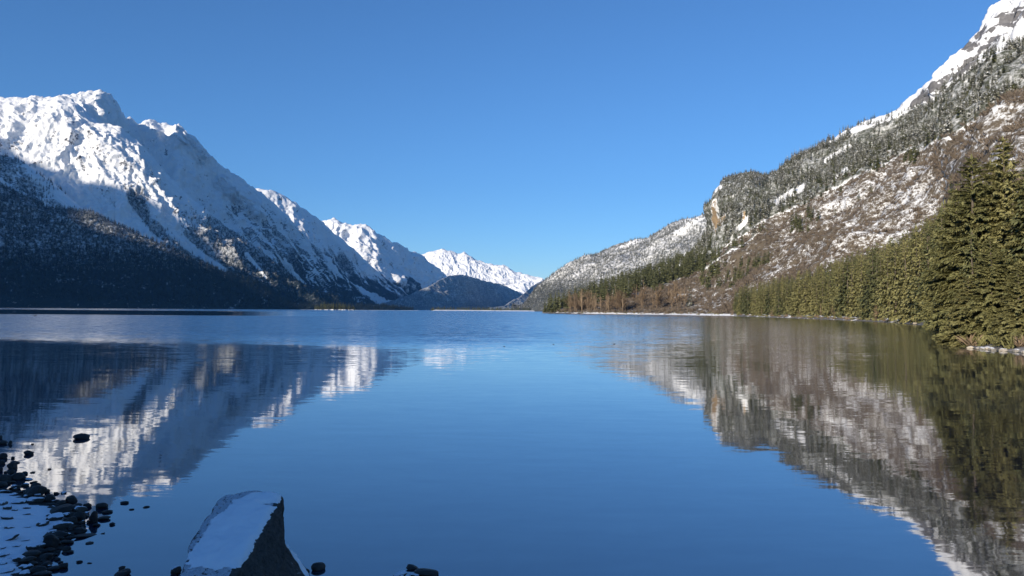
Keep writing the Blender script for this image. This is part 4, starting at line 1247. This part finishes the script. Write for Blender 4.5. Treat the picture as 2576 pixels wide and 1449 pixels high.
# ------------------------------------------------------------------ the snow capped boulder
def bp(x, y, D):
    return at_dist(np.array(float(x)), np.array(float(y)), np.array(float(D)))
K = dict(A=bp(714, 1243, 9.0), B=bp(632, 1231, 9.3), B2=bp(690, 1230, 9.2), C=bp(562, 1257, 9.15), D=bp(503, 1318, 8.8), E=bp(467, 1385, 8.4), F=bp(449, 1455, 7.95),
         G=bp(698, 1316, 8.72), H=bp(652, 1362, 8.42), I=bp(614, 1400, 8.15), J=bp(584, 1462, 7.75), K_=bp(717, 1275, 8.95), L=bp(713, 1335, 8.85), N_=bp(716, 1470, 8.25))
foot = [bp(440, 1530, 7.2), bp(560, 1600, 6.9), bp(712, 1570, 7.7)]
for f in foot:
    f[2] = -.35
rear = [np.array([K['B'][0] - .1, 9.9, -.3]), np.array([K['E'][0] - .25, 9.0, -.3]), bp(694, 1300, 9.9) * np.array([1, 1, 0]) + np.array([0, 0, -.3])]
side = [bp(700, 1352, 9.0), bp(720, 1356, 8.95), bp(738, 1390, 8.85), bp(774, 1465, 8.7), bp(690, 1462, 8.25), bp(745, 1470, 8.3), bp(800, 1520, 8.8), bp(700, 1500, 9.6), bp(770, 1440, 9.5)]
for k_ in (6, 7):
    side[k_][2] = -.3
bm = bmesh.new()
for group_ in (list(K.values()) + foot + rear, side):
    vs_ = [bm.verts.new(p) for p in group_]
    bmesh.ops.convex_hull(bm, input=vs_)
me0 = bpy.data.meshes.new('boulder_hull'); bm.to_mesh(me0); bm.free()
tmp = bpy.data.objects.new('boulder_hull', me0)
SC.collection.objects.link(tmp)
rm = tmp.modifiers.new('r', 'REMESH'); rm.mode = 'VOXEL'; rm.voxel_size = .022
sm = tmp.modifiers.new('s', 'SMOOTH'); sm.iterations = 16; sm.factor = .5
dg = bpy.context.evaluated_depsgraph_get()
ev = tmp.evaluated_get(dg).to_mesh()
BV = np.array([v.co[:] for v in ev.vertices]); BF = np.array([p.vertices[:] for p in ev.polygons if len(p.vertices) == 4])
BN = np.array([v.normal[:] for v in ev.vertices])
bpy.data.objects.remove(tmp)
def nrm(a, b, c):
    n = np.cross(b - a, c - a); n /= np.linalg.norm(n)
    return n if n @ (np.array([0, 0, CAMH]) - a) > 0 else -n
nT = nrm(K['B'], K['F'], K['I']); nF = nrm(K['G'], K['J'], K['N_'])
print('boulder', len(BV), nT.round(2), nF.round(2))
BV = BV + BN * (fbm(BV * 1.6, 3, 1301) * .10 + fbm(BV * 6, 4, 1303) * .034 + (ridged(BV * 3.2, 3, 1305) - .5) * .025)[:, None]
topness = BN @ nT - .15 * np.maximum(BN @ nF, 0)
X, Y = project(BV)
crackd, _ = seg_dist(X, Y, [(668, 1272), (698, 1271), (712, 1268)])
rim, _ = seg_dist(X, Y, [(660, 1228), (632, 1231), (562, 1257), (503, 1318), (467, 1385), (445, 1465)])
sl_d, _ = seg_dist(X, Y, [(720, 1360), (738, 1392), (772, 1460)])
edge_n = fbm(BV * 5, 3, 1307)
onT = (topness > .66 + edge_n * .3) & (BN[:, 2] > .2) & (crackd > 2.2) & (BV[:, 2] > .05) & (rim > 13 + edge_n * 26) & (X < 716) & (Y < 1432 + edge_n * 30)
onT |= (sl_d < 9 + edge_n * 6) & (BN @ nF < .9) & (X > 716)
capF = BF[onT[BF].all(1)]
used, inv = np.unique(capF, return_inverse=True)
capF2 = inv.reshape(capF.shape)
edge_cnt = {}
for f in capF2:
    for a in range(4):
        e = (min(f[a], f[(a + 1) % 4]), max(f[a], f[(a + 1) % 4])); edge_cnt[e] = edge_cnt.get(e, 0) + 1
E_ = np.array(list(edge_cnt)); bnd = np.zeros(len(used), bool)
bnd[E_[np.array(list(edge_cnt.values())) == 1].ravel()] = True
th = np.where(bnd, 0, 1.0)
for _ in range(14):
    s_ = np.zeros(len(used)); c_ = np.zeros(len(used))
    for a, b in ((0, 1), (1, 0)):
        np.add.at(s_, E_[:, a], th[E_[:, b]]); np.add.at(c_, E_[:, a], 1)
    th = np.where(bnd, 0, .5 * th + .5 * s_ / c_)
rockm = NT('boulder_rock')
r1, r2_ = rockm.noise(5, 6, .7), rockm.noise(22, 4, .7)
rc = rockm.mix(r2_.outputs['Fac'], (.010, .010, .010), (.20, .185, .165))
gn = rockm.n('ShaderNodeNewGeometry'); sx = rockm.n('ShaderNodeSeparateXYZ'); rockm.l(gn.outputs['Normal'], sx.inputs[0])
fr = rockm.step(rockm.math('ADD', rockm.math('MULTIPLY', rockm.attr('dust'), .9), rockm.math('ADD', rockm.math('SUBTRACT', r1.outputs['Fac'], .5), rockm.math('MULTIPLY', rockm.math('SUBTRACT', r2_.outputs['Fac'], .5), 1.6))), .55, .72)
rockm.color(rockm.mix(fr, rc, (.78, .81, .86)))
rockm.bump(rockm.math('ADD', r1.outputs['Fac'], r2_.outputs['Fac']), .08, 1.0)
snowm = NT('boulder_snow')
snowm.color(snowm.mix(snowm.noise(4, 3).outputs['Fac'], (.88, .90, .93), (.91, .93, .95)))
snowm.bump(snowm.noise(18, 5, .6).outputs['Fac'], .01, .5)
body = raw_mesh('boulder', BV, BF, rockm.m, True, {'dust': np.clip(np.where(BN @ nF < .62, .15 + .75 * np.clip(BN @ nT, 0, 1), 0) + .35 * (sl_d < 16), 0, 1)})
bo = link('boulder', body)
tag(bo, 'big pointed boulder with a sloping snow capped face in the foreground shallows', 'boulder')
cap = raw_mesh('snow_cap', BV[used] + nT * (th * (.045 + fbm(BV[used] * 2.2, 3, 1311) * .035) + .004)[:, None], capF2, snowm.m, True)
link('snow_cap', cap, bo)

# ------------------------------------------------------------------ small things: shore rocks and logs on the right, birds on the lake
palestone = stone_mat('shore_rock', (.10, .095, .085), (.30, .28, .25), .85, .45)
PS = [stone_mesh(500 + i, palestone) for i in range(4)]
for n_ in range(34):
    bx = random.uniform(2382, 2620) if n_ < 22 else random.uniform(1900, 2375)
    D = float(shoreD(bx)) + random.uniform(-.8, 1.2)
    s = random.uniform(.25, .8)
    o = link('shore_rock', PS[n_ % 4])
    o.location = az_point(np.array(bx), np.array(D), .08)
    o.scale = (s * 1.3, s, s * .6)
    o.rotation_euler = (0, 0, random.uniform(0, 6.28))
    tag(o, 'pale snowy rock at the waterline below the big right hand spruces' if n_ < 22 else 'pale rock along the waterline of the right shore stand', 'rock', 'pale rocks under the right point' if n_ < 22 else 'pale rocks along the right shore')
logm = leaf_mat('weathered_log', (.22, .19, .15), (.38, .34, .28), scale=2)
for (bx, L, a, lab) in ((2300, 11, .1, 'grey driftwood log on the right shore, the longest one'), (2338, 7, -.15, 'short grey driftwood log near the right point'), (2262, 8, .05, 'grey driftwood log lying left of the longest one')):
    Vt, Ft = trunk_shape(L, .22, int(bx), 8, 8, 5)
    o = link('driftwood_log', raw_mesh('driftwood_log', Vt, Ft, logm, True))
    D = float(shoreD(bx)) + 1
    o.location = az_point(np.array(bx), np.array(D), .35)
    o.rotation_euler = (math.pi / 2, 0, math.pi / 2 + a - .8)
    tag(o, lab, 'log')
birdm = leaf_mat('dark_plumage', (.012, .012, .012), (.04, .038, .035), scale=8)
def bird_mesh():
    bm = bmesh.new()
    bmesh.ops.create_uvsphere(bm, u_segments=14, v_segments=9, radius=.5)
    for v_ in bm.verts:
        x_ = v_.co.x
        v_.co = Vector((x_ * .46, v_.co.y * .2 * (1 - .5 * max(0, -x_ * 1.4)), v_.co.z * .16 + .05 + (.05 if x_ < -.35 else 0)))
    g = bmesh.ops.create_uvsphere(bm, u_segments=10, v_segments=7, radius=.045)
    for v_ in g['verts']:
        v_.co += Vector((.20, 0, .22))
    g = bmesh.ops.create_cone(bm, cap_ends=True, segments=8, radius1=.04, radius2=.028, depth=.16)
    for v_ in g['verts']:
        v_.co += Vector((.19, 0, .15))
    g = bmesh.ops.create_cone(bm, cap_ends=True, segments=6, radius1=.018, radius2=.004, depth=.06)
    for v_ in g['verts']:
        v_.co = Vector((v_.co.z + .265, v_.co.y, v_.co.x + .215))
    me = bpy.data.meshes.new('waterbird'); bm.to_mesh(me); bm.free()
    me.materials.append(birdm)
    me.polygons.foreach_set('use_smooth', np.ones(len(me.polygons), bool))
    return me
bmsh = bird_mesh()
for (bx, by, s, r_, lab) in ((1268, 872, .34, .3, 'tiny dark waterbird floating mid lake, nearest to the middle of the view'), (1393, 867, .32, 2.6, 'tiny dark waterbird floating right of the middle, below the headland tip'),
                             (1545, 866, .40, .1, 'tiny dark waterbird on the water below the leafless headland trees'), (1620, 853, .35, 3.0, 'tiny dark waterbird farthest right on the lake'), (88, 795, 2.2, .2, 'tiny pale speck of a waterbird far out on the left of the lake')):
    o = link('waterbird', bmsh)
    o.location = at_z(np.array(float(bx)), np.array(float(by)), 0.0)
    o.scale = (s, s, s)
    o.rotation_euler = (0, 0, r_)
    tag(o, lab, 'bird', 'waterbirds on the lake')

# ------------------------------------------------------------------ the air: thin blue haze over the whole valley
hz_m = bpy.data.materials.new('haze')
hz_m.use_nodes = True
hz_m.node_tree.nodes.clear()
ho = hz_m.node_tree.nodes.new('ShaderNodeOutputMaterial')
hv = hz_m.node_tree.nodes.new('ShaderNodeVolumePrincipled')
hv.inputs['Color'].default_value = (0.11, 0.40, 1.0, 1)
hv.inputs['Density'].default_value = 0.000018
hv.inputs['Anisotropy'].default_value = 0.0
hz_m.node_tree.links.new(hv.outputs[0], ho.inputs['Volume'])
hb = np.array([(x, y, z) for z in (-40, 2700) for y in (-4300, 15800) for x in (-8500, 8500)], float)
hme = raw_mesh('haze', hb, [(0, 2, 3, 1), (4, 5, 7, 6), (0, 1, 5, 4), (2, 6, 7, 3), (0, 4, 6, 2), (1, 3, 7, 5)], hz_m)
tag(link('haze', hme), 'thin blue winter haze in the valley air', None, None, 'stuff')
